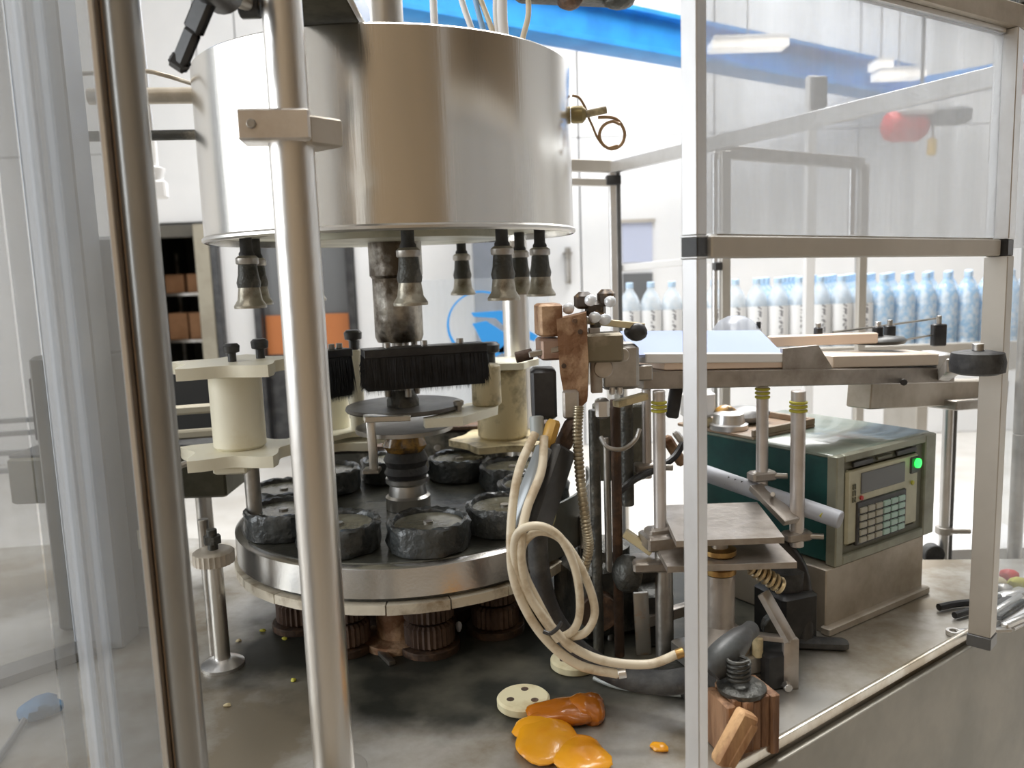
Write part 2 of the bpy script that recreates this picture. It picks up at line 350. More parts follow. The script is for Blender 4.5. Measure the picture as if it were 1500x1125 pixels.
# ------------------------------------------------------------------ crane beam, hoist, lamps
A = at(560, 2, 4.6); B = at(1345, 128, 7.0)
def bz(t): return A.lerp(B, t)
cb = thing('crane_beam', 'bright blue overhead crane beam running across the upper back wall', 'beam', A)
d = (B-A).normalized()
A2 = A-d*1.2; B2 = A+d*((B-A).length*.985)
A2.z += .10; B2.z = A2.z+(B2.z-A2.z)*1.0
MB().bar(A2, B2, .10, .21).build('web', BLUE, cb)
MB().bar(A2+V((0, 0, -.115)), B2+V((0, 0, -.115)), .22, .03).build('flange', BLUE, cb)
MB().bar(A2+V((0, 0, .115)), B2+V((0, 0, .115)), .22, .03).build('flange', BLUE, cb)
A3 = at(640, 30, 4.9); B3 = at(905, 62, 5.6)
MB().bar(A3, B3, .05, .07).build('cable_tray', LBLUE, cb)
b2 = thing('crane_rail', 'blue crane rail slanting up to the right behind the acrylic pane', 'beam', at(1320, 132, 6.8))
MB().bar(at(1300, 138, 6.9), at(1560, 95, 5.6), .10, .16).build('web', BLUE, b2)
MB().bar(at(1300, 148, 6.9), at(1560, 108, 5.6), .18, .03).build('flange', BLUE, b2)
for i, (x0, y0, x1, y1, Y) in enumerate([(1040, 60, 1150, 74, 5.6), (1278, 98, 1302, 96, 6.4), (1282, 114, 1350, 108, 6.4)]):
    p, q = at(x0, y0, Y), at(x1, y1, Y); z = (p.z+q.z)/2; p.z = q.z = z
    t = thing('ceiling_lamp', ['long glowing lamp under the blue beam right of the near upright', 'small glowing lamp beside the blue beam', 'glowing lamp at the far end of the blue beam'][i], 'lamp', (p+q)/2, 'hall lamps')
    MB().bar(p+V((0, 0, .035)), q+V((0, 0, .035)), .2, .02).build('housing', WHITEP, t)
    MB().bar(p, q, .16, .05).build('tube', LAMPM, t)
    MB().cyl((p+q)/2+V((0, 0, .045)), (p+q)/2+V((0, 0, 5.2-z)), .006, n=6).build('hanger', ALU, t)
h = at(1325, 180, 5.2)
ho = thing('crane_hoist', 'red and white electric hoist hanging below the blue crane rail', 'hoist', h)
MB().lathe(h+V((-.14, 0, -.02)), [(.03, 0), (.08, .03), (.095, .08), (.095, .22), (.06, .27)], 20, (1, 0, 0)).build('motor', REDP, ho)
MB().box(h+V((.04, -.03, .085)), (.22, .18, .10), bev=.02).build('cover', WHITEP, ho)
MB().box(h+V((.26, 0, .03)), (.26, .14, .10), bev=.02).build('trolley', GREY, ho)
MB().cyl(h+V((.1, 0, .1)), V((h.x+.1, h.y, 5.2)), .012, n=8).build('hanger', GREY, ho)
MB().tube([h+V((.17, 0, 0)), h+V((.18, 0, -.12)), h+V((.175, 0, -.18))], .006, 6).build('chain', DULL, ho)
MB().box(at(1365, 215, 5.2), (.05, .05, .11), bev=.012).build('pendant', mat('pendant_yellow', (.75, .50, .08), .5), ho)

# ------------------------------------------------------------------ far guards (frames of thin aluminium)
def post(mb, px, py, Y, z0, z1, wd=.025): p = at(px, py, Y); mb.box((p.x, p.y, (z0+z1)/2), (wd, wd, z1-z0), bev=.002); return p
g1 = thing('far_guard_frame', 'far aluminium guard frame behind the drum with slanting top rail', 'guard frame', (at(897, 330, 2.6).x, 2.6, 0))
p893 = at(898, 330, 2.6); zt = at(893, 243, 2.6).z
MB().box((p893.x, 2.6, zt/2), (.022, .03, zt), bev=.002).build('post', ALU, g1)
MB().box((p893.x+.018, 2.61, zt/2), (.014, .03, zt-.01), bev=.002).build('post', GREY, g1, label='dark edge strip of the post')
MB().box((p893.x+.002, 2.595, zt-.045), (.045, .04, .03), bev=.002).build('corner_joint', BLACK, g1)
MB().bar((p893.x, 2.6, zt-.003), (-.15, 2.45, zt+.01), .025, .035).build('rail', ALUT, g1)
MB().bar((p893.x, 2.6, zt-.052), (-.15, 2.45, zt-.04), .025, .02).build('rail', ALUT, g1)
pr = at(1462, 112, 1.5)
MB().bar((p893.x, 2.6, zt-.006), pr, .025, .034).build('rail', ALU, g1)
MB().bar(at(908, 393, 2.62), at(1060, 378, 2.3), .02, .02).build('rail', WHITEP, g1)
g2 = thing('inner_guard_frame', 'inner aluminium guard frame seen through the milky pane', 'guard frame', (at(1056, 440, 2.2).x, 2.2, 0))
pA = at(1052, 222, 2.2); pB = at(1262, 240, 2.6)
MB().bar(pA, pB, .025, .034).build('rail', ALUT, g2)
MB().box((at(1062, 440, 2.2).x, 2.2, pA.z/2), (.024, .026, pA.z), bev=.002).build('post', ALUT, g2)
MB().box((at(1048, 440, 2.2).x, 2.21, pA.z/2), (.012, .02, pA.z), bev=.002).build('post', ALU, g2)
MB().box((at(1050, 392, 2.2).x, 2.195, at(1050, 390, 2.2).z), (.02, .03, .022), bev=.002).build('corner_joint', BLACK, g2)
MB().box((at(1260, 480, 2.6).x, 2.6, pB.z/2), (.026, .026, pB.z), bev=.002).build('post', ALUT, g2)
MB().box((at(1247, 300, 2.6).x, 2.6, (pB.z+at(1247, 345, 2.6).z)/2), (.018, .02, pB.z-at(1247, 345, 2.6).z), bev=.002).build('post', ALU, g2)
px = at(1186, 300, 3.1)
t = thing('hall_post', 'slim pale post with a grey box near its top, behind the milky pane', 'post', (px.x, 3.1, 0))
zt2 = at(1186, 112, 3.1).z
MB().box((px.x, 3.1, zt2/2), (.035, .035, zt2), bev=.003).build('post', WHITEP, t)
MB().box((at(1196, 140, 3.1).x, 3.09, at(1196, 137, 3.1).z), (.055, .05, .11), bev=.004).build('junction_box', GREY, t)
# logo pane behind turret
lc = at(706, 476, 3.0)
lp = thing('logo_pane', 'clear pane printed with a blue ring and ribbon emblem behind the turret', 'panel', (lc.x, 3.0, 0))
MB().box((lc.x, 3.0, .9), (.62, .008, 1.02+.04*0), bev=0).build('pane', CLEAR, lp)
zz1 = lc.z+.17; zz0 = lc.z-.5
lp.children[0].data.clear_geometry()
me = MB().box((lc.x, 3.0, (zz0+zz1)/2), (.5, .008, zz1-zz0)); org = ORG[lp.name]
lp.children[0].data.from_pydata([v-org for v in me.v], [], me.f)
for sx in (-1, 1): MB().box((lc.x+sx*.255, 3.0, zz1/2), (.012, .02, zz1)).build('post', WHITEP, lp)
rg = [];
for i in range(48):
    a_ = 2*math.pi*i/48; rg.append(V((lc.x+math.cos(a_)*.128, 2.99, lc.z+math.sin(a_)*.125)))
mb = MB(); vs = []; fs = []
for i in range(48):
    a_ = 2*math.pi*i/48; th = .006+.006*(1-math.cos(a_-2.2))
    for y in (2.992, 2.988):
        vs += [(lc.x+math.cos(a_)*.128, y, lc.z+math.sin(a_)*.125), (lc.x+math.cos(a_)*(.128-th), y, lc.z+math.sin(a_)*(.125-th))]
for i in range(48):
    j = (i+1) % 48
    fs += [(i*4+2, i*4+3, j*4+3, j*4+2), (i*4, j*4, j*4+1, i*4+1), (i*4, i*4+2, j*4+2, j*4), (i*4+1, j*4+1, j*4+3, i*4+3)]
LOGO = mat('emblem_blue', (.05, .36, .88), .4)
mb.add(vs, fs).build('emblem_ring', LOGO, lp)
XZ = Matrix(((1, 0, 0), (0, 0, -1), (0, 1, 0)))
def flat(px_, Y, poly, th=.004): return MB().prism([( (at(x, y, Y).x), (at(x, y, Y).z)) for x, y in poly][::-1], -Y, -Y+th, XZ)
flat(0, 2.992, [(692, 474), (712, 470), (760, 500), (775, 520), (748, 520), (712, 512)]).build('emblem_ribbon', LOGO, lp)
flat(0, 2.992, [(690, 458), (735, 455), (765, 478), (788, 492), (782, 500), (748, 486), (726, 466), (694, 464)]).build('emblem_ribbon', LOGO, lp)

# ------------------------------------------------------------------ bottles on the far conveyor
zb = at(922, 414, 3.4).z-.315
x_first = at(922, 414, 3.4).x
bc = thing('bottle_conveyor', 'far accumulation conveyor carrying rows of water bottles', 'conveyor', (1.4, 3.5, 0))
MB().box((1.75, 3.56, zb-.015), (2.9, .5, .03), bev=.003).build('belt', ALUT, bc)
MB().box((1.75, 3.30, zb-.03), (2.9, .02, .12), bev=.003).build('side_rail', ALUT, bc)
for xx in (.45, 1.7, 3.0): MB().box((xx, 3.5, (zb-.05)/2), (.05, .3, zb-.05), bev=.004).build('leg', ALUT, bc)
def bottle(label, group, blue=False):
    t = thing('water_bottle', label, 'bottle', (0, 0, 0), group)
    prof = [(.036, 0), (.043, .006), (.0435, .03), (.041, .04), (.0435, .05), (.0435, .215), (.041, .235), (.030, .262), (.0165, .282), (.0145, .296)]
    MB().lathe((0, 0, 0), prof, 18).build('body', WATERB if blue else WATERM, t)
    MB().lathe((0, 0, .292), [(.0155, 0), (.0158, .004), (.0155, .021), (.013, .023)], 14).build('cap', CAPM, t)
    if not blue: MB().lathe((0, 0, .075), [(.0438, 0), (.0438, .125)], 18, capa=False, capb=False).build('wrap', WRAPM, t)
    return t
proto = None; pitch = .0875
WATERB = mat('blue_bottle_water', (.42, .66, .92), .08, 0, (.82, .91, .99), 46, .42, .6, .6, 30, alpha=.72, coat=.7)
def ordn(n): return str(n)+('th' if 10 <= n % 100 <= 20 else {1: 'st', 2: 'nd', 3: 'rd'}.get(n % 10, 'th'))
names3 = ['water bottle nearest the rusty block, leftmost of the front row', 'second water bottle from the left in the front row', 'third water bottle, just left of the near aluminium upright']
for i in range(28):
    X = x_first+i*pitch
    lab = names3[i] if i < 3 else ordn(i+1)+' water bottle from the left in the front row on the far conveyor'
    grp = 'water bottles in the front row'
    if proto is None: proto = bottle(lab, grp); o = proto; o.location = (X, 3.4, zb)
    elif i < 12: dup(proto, (X, 3.4, zb), lab, grp)
    elif i == 12: protob = bottle(lab, grp, True); protob.location = (X, 3.4, zb)
    else: dup(protob, (X, 3.4, zb), lab, grp)
for rrow in range(1, 5):
    for i in range(5+rrow, 28):
        dup(protob, (x_first+i*pitch+(.5*pitch if rrow % 2 else 0), 3.4+rrow*.078, zb), ordn(i-4-rrow)+' water bottle from the left in the '+['second', 'third', 'fourth', 'fifth'][rrow-1]+' row back on the far conveyor', 'water bottles in the rear rows')

# ------------------------------------------------------------------ machine bench
L1a = V((.16, .861, 0)); L1b = V((2.1, 2.245, 0)); ld = (L1b-L1a).normalized(); ln = V((ld.y, -ld.x, 0))
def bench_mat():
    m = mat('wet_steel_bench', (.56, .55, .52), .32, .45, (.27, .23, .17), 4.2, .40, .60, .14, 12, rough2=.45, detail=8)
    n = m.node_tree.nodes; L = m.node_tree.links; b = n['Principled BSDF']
    bench_col = b.inputs['Base Color'].links[0].from_socket
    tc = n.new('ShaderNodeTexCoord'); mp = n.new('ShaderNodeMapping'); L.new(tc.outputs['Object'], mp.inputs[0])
    mp.inputs['Location'].default_value = (.0, -.20, 0); mp.inputs['Scale'].default_value = (2.15, 3.2, 0)  # ellipse under the drum: grime plus the drum's shadow, painted in as dark colour
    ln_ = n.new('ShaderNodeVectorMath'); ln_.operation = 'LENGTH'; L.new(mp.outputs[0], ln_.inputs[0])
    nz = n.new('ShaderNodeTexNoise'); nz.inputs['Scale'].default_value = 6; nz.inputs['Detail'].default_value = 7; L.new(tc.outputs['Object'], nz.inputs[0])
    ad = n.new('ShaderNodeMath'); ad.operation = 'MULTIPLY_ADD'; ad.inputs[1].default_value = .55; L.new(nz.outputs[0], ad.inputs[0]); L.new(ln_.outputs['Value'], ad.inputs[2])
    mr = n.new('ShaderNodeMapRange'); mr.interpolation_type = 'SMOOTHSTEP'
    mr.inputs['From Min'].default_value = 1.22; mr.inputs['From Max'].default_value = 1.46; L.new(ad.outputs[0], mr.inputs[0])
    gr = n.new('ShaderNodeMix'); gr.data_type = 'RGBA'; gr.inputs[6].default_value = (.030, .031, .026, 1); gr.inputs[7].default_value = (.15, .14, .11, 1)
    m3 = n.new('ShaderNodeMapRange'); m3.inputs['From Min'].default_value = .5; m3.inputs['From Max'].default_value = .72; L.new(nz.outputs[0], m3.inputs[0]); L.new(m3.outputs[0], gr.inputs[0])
    mx = n.new('ShaderNodeMix'); mx.data_type = 'RGBA'; L.new(mr.outputs[0], mx.inputs[0]); L.new(gr.outputs[2], mx.inputs[6]); L.new(bench_col, mx.inputs[7])
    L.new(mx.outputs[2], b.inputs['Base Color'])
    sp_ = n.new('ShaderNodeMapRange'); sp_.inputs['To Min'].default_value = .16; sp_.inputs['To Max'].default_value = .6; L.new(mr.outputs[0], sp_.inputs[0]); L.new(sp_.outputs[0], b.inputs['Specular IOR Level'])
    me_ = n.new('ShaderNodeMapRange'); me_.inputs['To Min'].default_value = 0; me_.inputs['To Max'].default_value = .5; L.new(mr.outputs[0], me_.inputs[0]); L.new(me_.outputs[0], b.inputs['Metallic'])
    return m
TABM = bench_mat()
be = thing('machine_bench', 'wet stainless steel bench top carrying the capping machine', 'bench', (.0, 1.3, 0))
xr = 1.62; yr = L1a.y+(xr-L1a.x)/ld.x*ld.y
poly = [(L1a.x, L1a.y), (1.20, L1a.y+(1.20-L1a.x)/ld.x*ld.y), (1.02, 1.60), (.62, 1.63), (-.9, 1.95), (-1.25, 1.9), (-1.25, .95), (-.3, .80)]
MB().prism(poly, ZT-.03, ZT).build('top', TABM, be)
p0 = V((L1a.x, L1a.y, 0)); p1 = V((1.20, poly[1][1], 0))
RIMM = mat('bright_bench_lip', (.78, .74, .66), .3, .8, (.55, .48, .38), 12)
MB().bar(p0+V((0, 0, ZT+.004)), p1+V((0, 0, ZT+.004)), .008, .014).build('lip', RIMM, be)
APM = mat('grey_apron_panel', (.30, .28, .24), .45, .5, (.22, .21, .18), 4)
MB().bar(p0+ln*.008+V((0, 0, ZT-.25)), p1+ln*.008+V((0, 0, ZT-.25)), .012, .48).build('apron', APM, be)
MB().bar(V((1.0, 1.59, ZT-.15)), V((.62, 1.62, ZT-.15)), .012, .24).bar(V((.62, 1.62, ZT-.15)), V((-.9, 1.93, ZT-.15)), .012, .24).build('apron', APM, be)
MB().bar(V((-1.24, .96, ZT-.15)), V((-1.24, 1.88, ZT-.15)), .012, .24).build('apron', APM, be)
MB().bar(V((-1.22, .955, ZT-.25)), V((-.32, .815, ZT-.25)), .012, .48).build('apron', APM, be)
for x, y in ((.2, 1.0), (.95, 1.53), (-1.1, 1.1), (-.85, 1.8)): MB().box((x, y, (ZT-.03)/2), (.06, .06, ZT-.03), bev=.004).build('leg', APM, be)

# ------------------------------------------------------------------ capping turret: drum, column and heads
CX, CY = at(568, 352, 1.5).x+.012, 1.5
zd0 = at(568, 352, 1.5).z; zd1 = at(560, 113, 1.5).z; RD = .322
DRUMM = mat('drum_steel', (.74, .72, .68), .2, 1, (.70, .67, .62), 3, .35, .7, .02, 300, (1, 1, .05))
UNDER = mat('pale_underside', (.58, .57, .47), .45, .3, (.30, .30, .22), 10, .45, .7)
dr = thing('capping_drum', 'large brushed steel drum hood of the capping turret', 'machine hood', (CX, CY, zd0))
MB().lathe((CX, CY, zd0), [(RD-.006, .0), (RD, .002), (RD, zd1-zd0-.003), (RD-.004, zd1-zd0), (RD-.008, zd1-zd0-.003), (RD-.008, .03), (RD-.006, 0)], 128, capa=False, capb=False).build('shell', DRUMM, dr)
MB().lathe((CX, CY, zd0), [(RD+.0005, .0), (RD+.004, .003), (RD+.004, .007), (RD+.0005, .010)], 128, capa=False, capb=False).build('bottom_bead', STEEL, dr)
MB().cyl((CX, CY, zd0+.012), (CX, CY, zd0+.028), RD-.009, n=96).build('bottom_plate', UNDER, dr)
MB().cyl((CX, CY, zd0-.004), (CX, CY, zd0+.013), .20, n=64).build('hub_plate', UNDER, dr)
MB().cyl((CX, CY, zd1-.03), (CX, CY, zd1-.02), RD-.009, n=96).build('top_plate', DULL, dr)
tu = thing('drum_air_pipe', 'pale steel pipe rising from the top of the drum', 'pipe', (CX, CY, zd1-.02))
MB().cyl((CX+.0, CY, zd1-.02), (CX+.0, CY, zd1+.4), .036, n=32).build('pipe', STEEL, tu)
MB().cyl((CX+.0, CY, zd1-.02), (CX+.0, CY, zd1-.0), .05, n=32).build('collar', DULL, tu)
for i, (px_, r_, m_, lb) in enumerate([(636, .007, WHITEP, 'thin white rod standing on the drum top right of the pipe')]):
    X = at(px_, 30, 1.6).x; single(MB().cyl((X, 1.6, zd1-.02), (X, 1.6, zd1+.4), r_, n=12), 'rod', m_, lb, 'rod')
co = thing('turret_column', 'dirty steel centre column between the drum and the turntable', 'column', (CX, CY, 1.085))
MB().lathe((CX, CY, at(580, 500, 1.5).z), [(.040, 0), (.044, .01), (.044, .115), (.048, .12), (.048, zd0-at(580, 500, 1.5).z-.004)], 32).build('upper_tube', mat('greasy_column_steel', (.50, .47, .42), .35, .9, (.10, .08, .06), 11, .42, .6, .25, 40), co)
zz = at(585, 500, 1.5).z
for k in range(4):
    a_ = k*math.pi/2+.5; MB().cyl((CX+math.cos(a_)*.028, CY+math.sin(a_)*.028, zz-.10), (CX+math.cos(a_)*.028, CY+math.sin(a_)*.028, zz), .006, n=10).build('tie_rod', DULL, co)
MB().cyl((CX, CY, at(588, 606, 1.5).z), (CX, CY, zz), .014, n=20).build('shaft', DULL, co)
zc = 1.088; 
MB().lathe((CX, CY, zc), [(.042, 0), (.042, .022), (.036, .026), (.033, .045), (.040, .05), (.040, .058)], 28).build('collar', STEEL, co)
MB().lathe((CX, CY, zc+.058), [(.036, 0), (.041, .01), (.036, .022), (.042, .034), (.035, .05)], 28, wob=.03).build('boot', BLACKR, co)
MB().lathe((CX, CY, zc+.108), [(.032, 0), (.041, .012), (.032, .028), (.036, .04)], 22, wob=.10).build('grease', GREASE, co)
MB().cyl((CX, CY, zc+.148), (CX, CY, zc+.156), .09, n=48).build('flange', DULL, co)
def headpos(k): a_ = R(12+36*k); return V((CX+math.sin(a_)*.262, CY-math.cos(a_)*.262, 0))
zh = at(612, 447, 1.24).z
H = zd0+.012-zh
def dup_part(src, off):
    c = src.copy(); COL.objects.link(c); c.location = off
    for g in src.children:
        q = g.copy(); COL.objects.link(q); q.parent = c
    return c
P0 = headpos(0); P0.z = zh
BELLM = mat('bell_steel', (.44, .41, .34), .4, .8, (.16, .13, .09), 22, .45, .65, .2, 60)
h0 = MB().lathe(P0, [(.018, .004), (.026, 0), (.0265, .004), (.020, .014), (.017, .036)], 24).build('capping_head', BELLM, dr)
MB().lathe(P0+V((0, 0, .078)), [(.0115, 0), (.0125, .004), (.0125, .012), (.010, .016), (.010, H-.078)], 18).build('stem', BLACKR, h0)
MB().lathe(P0+V((0, 0, .072)), [(.017, 0), (.0185, .002), (.0185, .01), (.014, .014)], 20).build('nut', DULL, h0)
MB().lathe(P0+V((0, 0, .034)), [(.018, 0), (.0195, .008), (.0165, .02), (.015, .038)], 20).build('sleeve', DARK, h0)
for k in range(1, 10):
    p = headpos(k); p.z = zh; dup_part(h0, p-P0)

# ------------------------------------------------------------------ turntable
zt_ = 1.085; RT = .312
tt = thing('turntable', 'round bottle turntable with polished steel band and cream lower ring', 'turntable', (CX, CY, ZT))
BAND = mat('turntable_band_steel', (.74, .73, .72), .24, 1, (.62, .60, .57), 6, .4, .7, .03, 200)
MB().lathe((CX, CY, zt_-.052), [(RT-.01, 0), (RT, .002), (RT, .048), (RT-.006, .052), (.05, .052)], 96, capb=False).build('band', BAND, tt)
MB().cyl((CX, CY, zt_-.02), (CX, CY, zt_+.002), RT-.012, n=80).build('deck', mat('wet_deck', (.11, .11, .09), .3, .3, (.045, .045, .038), 14, .4, .6, .25, 30), tt)
for k in range(20):                                                 # cream ring in segments with open joints
    a0 = 2*math.pi*(k+.012)/20; a1 = 2*math.pi*(k+.988)/20; po = []
    for a_ in (a0, (a0+a1)/2, a1): po.append((CX+math.cos(a_)*.317, CY+math.sin(a_)*.317))
    for a_ in (a1, a0): po.append((CX+math.cos(a_)*.27, CY+math.sin(a_)*.27))
    MB().prism(po, zt_-.074-.001*(k % 3 == 0), zt_-.059).build('ring_segment', mat('worn_cream_ring', (.74, .68, .56), .5, .1, (.32, .24, .15), 18, .5, .7, .2, 40), tt)
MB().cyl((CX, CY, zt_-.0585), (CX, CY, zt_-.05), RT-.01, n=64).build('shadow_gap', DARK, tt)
MB().lathe((CX, CY, ZT), [(.15, 0), (.15, .02), (.10, .03), (.09, .04), (.09, zt_-.06-ZT)], 40).build('pedestal', RUSTD, tt)
def cuppos(k): a_ = R(15+36*k); return V((CX+math.sin(a_)*.236, CY-math.cos(a_)*.236, zt_+.002))
Q0 = cuppos(0)
mb = MB(); n = 44; vs = []; fs = []; rnd = random.Random(3)
prof = [(.056, 0), (.065, .002), (.068, .015), (.066, .030), (.068, .042), (.064, .047), (.058, .046), (.056, .042), (.056, .026)]
for q, (r_, z) in enumerate(prof):
    for i in range(n):
        j = 1+(.035*rnd.uniform(-1, 1) if 0 < q < 6 else 0); a_ = 2*math.pi*i/n; vs.append(Q0+V((math.cos(a_)*r_*j, math.sin(a_)*r_*j, z+(.003*rnd.uniform(-1, 1) if 2 < q < 7 else 0))))
for q in range(len(prof)-1):
    for i in range(n): j = (i+1) % n; fs.append((q*n+i, q*n+j, q*n+n+j, q*n+n+i))
cup0 = mb.add(vs, fs, True).build('cup', RUBBER, tt)
MB().cyl(Q0+V((0, 0, 0)), Q0+V((0, 0, .040)), .057, n=32).build('floor_pad', WET, cup0)
MB().cyl(Q0+V((0, 0, .039)), Q0+V((0, 0, .043)), .008, n=12).build('centre_bolt', DULL, cup0)
for k in range(1, 10): dup_part(cup0, cuppos(k)-Q0)
# ribbed rollers under the turntable
def ribbed(mb, c, r_, h_, n=28):
    for q in range(2):
        z = q*h_/2; vs = []; 
        pr_ = [(r_*.86, z), (r_, z+.004), (r_, z+h_/2-.008), (r_*.86, z+h_/2-.003)]
        k = len(mb.v); m = n*2
        for rr, hh in pr_:
            for i in range(m): a_ = 2*math.pi*i/m; ra = rr*(1 if i % 2 else .93); mb.v.append(V(c)+V((math.cos(a_)*ra, math.sin(a_)*ra, hh)))
        for w_ in range(3):
            for i in range(m): j = (i+1) % m; mb.f.append((k+w_*m+i, k+w_*m+j, k+w_*m+m+j, k+w_*m+m+i)); mb.sm.append(False)
        mb.f.append(tuple(k+i for i in range(m-1, -1, -1))); mb.f.append(tuple(k+3*m+i for i in range(m))); mb.sm += [False, False]
    return mb
rl = None
labs = ['ribbed brown roller under the front of the turntable, right of the rusty cylinder', 'ribbed roller under the turntable just right of the big post', 'ribbed roller under the front left of the turntable', 'ribbed roller under the right side of the turntable',
        'ribbed roller under the far left of the turntable', 'ribbed roller under the far right of the turntable']
for i, ang in enumerate([14, -25, -62, 48, -95, 85]):
    a_ = R(ang); p = V((CX+math.sin(a_)*.215, CY-math.cos(a_)*.215, ZT+.012))
    if rl is None:
        rl = thing('ribbed_roller', labs[0], 'roller', p, 'ribbed rollers under the turntable')
        ribbed(MB(), p, .042, .085).build('roller', mat('ribbed_brown', (.085, .055, .042), .45, .4, (.17, .11, .08), 16, .45, .65), rl)
        MB().cyl(p-V((0, 0, .012)), p+V((0, 0, 0)), .05, n=28).build('flange', RUSTD, rl)
        MB().cyl(p+V((0, 0, .08)), p+V((0, 0, .1)), .014, n=14).build('axle', DULL, rl)
    else: dup(rl, p, labs[i])
p = V((at(580, 930, 1.31).x-.0, 1.325, ZT))
t = thing('rusty_cylinder', 'rusty orange-brown cylinder standing under the front edge of the turntable', 'cylinder', p)
MB().lathe(p, [(.06, 0), (.06, .012), (.034, .014), (.034, .10)], 28).build('body', RUST, t)
MB().lathe(p+V((0, 0, .10)), [(.026, 0), (.026, .008)], 20).build('cap', RUSTD, t)

# ------------------------------------------------------------------ cream starwheel and guides (left)
def star(cx, cy, z0, z1, ro, n, ph=0, depth=.35, m=8):
    po = []
    for k in range(n):
        for i in range(m):
            t_ = i/m; a_ = 2*math.pi*(k+t_)/n+ph; q = math.sin(math.pi*t_)**1.2
            po.append((cx+math.cos(a_)*ro*(1-depth*q), cy+math.sin(a_)*ro*(1-depth*q)))
    return MB().prism(po, z0, z1)
def knob(parent, c, s_=1.0, m=BLACK):
    c = V(c); MB().lathe(c, [(.007*s_, 0), (.007*s_, .014*s_), (.013*s_, .016*s_), (.014*s_, .026*s_), (.010*s_, .030*s_)], 10, sm=False).build('knob', m, parent)
sw = at(348, 600, 1.36)
zlo = at(348, 655, 1.36).z; zhi = at(348, 545, 1.36).z
s1 = thing('cream_starwheel', 'cream nylon starwheel with round hub and black knobs left of the big post', 'starwheel', (sw.x, sw.y, zlo))
star(sw.x, sw.y, zhi, zhi+.019, .118, 5, .45, .36).build('top_plate', CREAM, s1)
star(sw.x, sw.y, zlo-.019, zlo, .112, 5, .45, .36).build('bottom_plate', CREAM, s1)
MB().cyl((sw.x, sw.y, zlo), (sw.x, sw.y, zhi), .043, n=48).build('hub', CREAM, s1)
MB().box((sw.x, sw.y-.045, zlo-.026), (.055, .035, .013), bev=.003).build('key_block', CREAM, s1)
MB().cyl((sw.x+.015, sw.y, 1.088), (sw.x+.015, sw.y, zlo-.019), .013, n=18).build('spindle', DULL, s1)
knob(s1, (sw.x+.002, sw.y-.012, zhi+.019), 1.0); knob(s1, (sw.x+.036, sw.y+.03, zhi+.019), 1.1)
# rear starwheel, between big post and brush
s2c = at(497, 600, 1.66); z2 = at(500, 655, 1.62).z
s2 = thing('rear_starwheel', 'rear cream starwheel partly hidden between the big post and the black brush', 'starwheel', (s2c.x, s2c.y, z2))
star(s2c.x, s2c.y, z2, z2+.016, .115, 6, .2, .3).build('bottom_plate', CREAM, s2)
star(s2c.x, s2c.y, z2+.024, z2+.034, .10, 6, .5, .3).build('bottom_plate', CREAM, s2)
MB().cyl((at(521, 560, 1.62).x, 1.62, z2+.034), (at(521, 560, 1.62).x, 1.62, at(521, 512, 1.62).z), .015, n=20).build('spacer', CREAM, s2)
zq = at(521, 512, 1.62).z
MB().cyl((s2c.x-.01, s2c.y, z2+.03), (s2c.x-.01, s2c.y, z2+.15), .03, n=24).build('hub', CREAM, s2)
knob(s2, (at(521, 560, 1.62).x, 1.62, zq), 1.3)
# right rear cream guide
s3 = at(735, 590, 1.78)
g3 = thing('cream_guide_drum', 'stained cream guide drum right of the black brush, beside the tan post', 'guide', (s3.x, s3.y, 1.1))
z3a, z3b = at(735, 640, 1.78).z, at(735, 537, 1.78).z
MB().cyl((s3.x, s3.y, z3a), (s3.x, s3.y, z3b), .055, n=36).build('hub', CREAM2, g3)
star(s3.x, s3.y, z3b, z3b+.014, .085, 6, .1, .2).build('top_plate', CREAM, g3)
star(s3.x, s3.y, z3a-.014, z3a, .12, 6, .1, .2).build('bottom_plate', CREAM2, g3)
MB().cyl((s3.x, s3.y, zt_+.004), (s3.x, s3.y, z3a-.014), .018, n=16).build('spindle', DULL, g3)
knob(g3, (s3.x-.02, s3.y-.05, z3b+.014), 1.5)
e0, e1 = at(628, 622, 1.42), at(700, 612, 1.55)
ge = thing('guide_finger', 'cream nylon guide finger reaching left above the rear cups', 'guide', e0)
Zf = e0.z; 
MB().prism([(e0.x-.005, e0.y-.012), (e0.x+.06, e0.y+.0), (e0.x+.12, e0.y+.1), (e0.x+.12, e0.y+.19), (e0.x+.06, e0.y+.15), (e0.x+.02, e0.y+.04), (e0.x-.01, e0.y+.008)], Zf-.004, Zf+.012).build('plate', CREAM, ge)
MB().cyl((e0.x+.10, e0.y+.12, Zf+.012), (e0.x+.10, e0.y+.12, Zf+.09), .028, n=20).build('boss', CREAM2, ge)
knob(ge, (e0.x+.05, e0.y+.06, Zf+.012), .7, DULL)
# grey star disc above the column
gd = thing('grey_disc', 'thin dull grey disc around the centre column below the brush', 'disc', (CX, CY, at(600, 600, 1.5).z))
MB().lathe((CX, CY+.02, at(600, 600, 1.5).z), [(.016, 0), (.108, 0), (.110, .003), (.108, .008), (.016, .008)], 56, capa=False, capb=False).build('plate', mat('dull_disc', (.20, .19, .17), .5, .5, (.12, .11, .10), 10), gd)
MB().lathe((CX, CY, at(600, 600, 1.5).z+.008), [(.03, 0), (.03, .012), (.02, .03)], 20).build('hub', DARK, gd)
br = thing('angle_bracket', 'small steel angle bracket with leg in front of the greasy collar', 'bracket', at(545, 690, 1.40))
MB().bar(at(533, 613, 1.40), at(600, 611, 1.42), .03, .010).build('arm', STEEL, br)
MB().bar(at(543, 617, 1.40), at(548, 686, 1.40), .014, .014).build('leg', STEEL, br)
MB().box(at(545, 689, 1.40), (.03, .03, .008), bev=.002).build('foot', DULL, br)
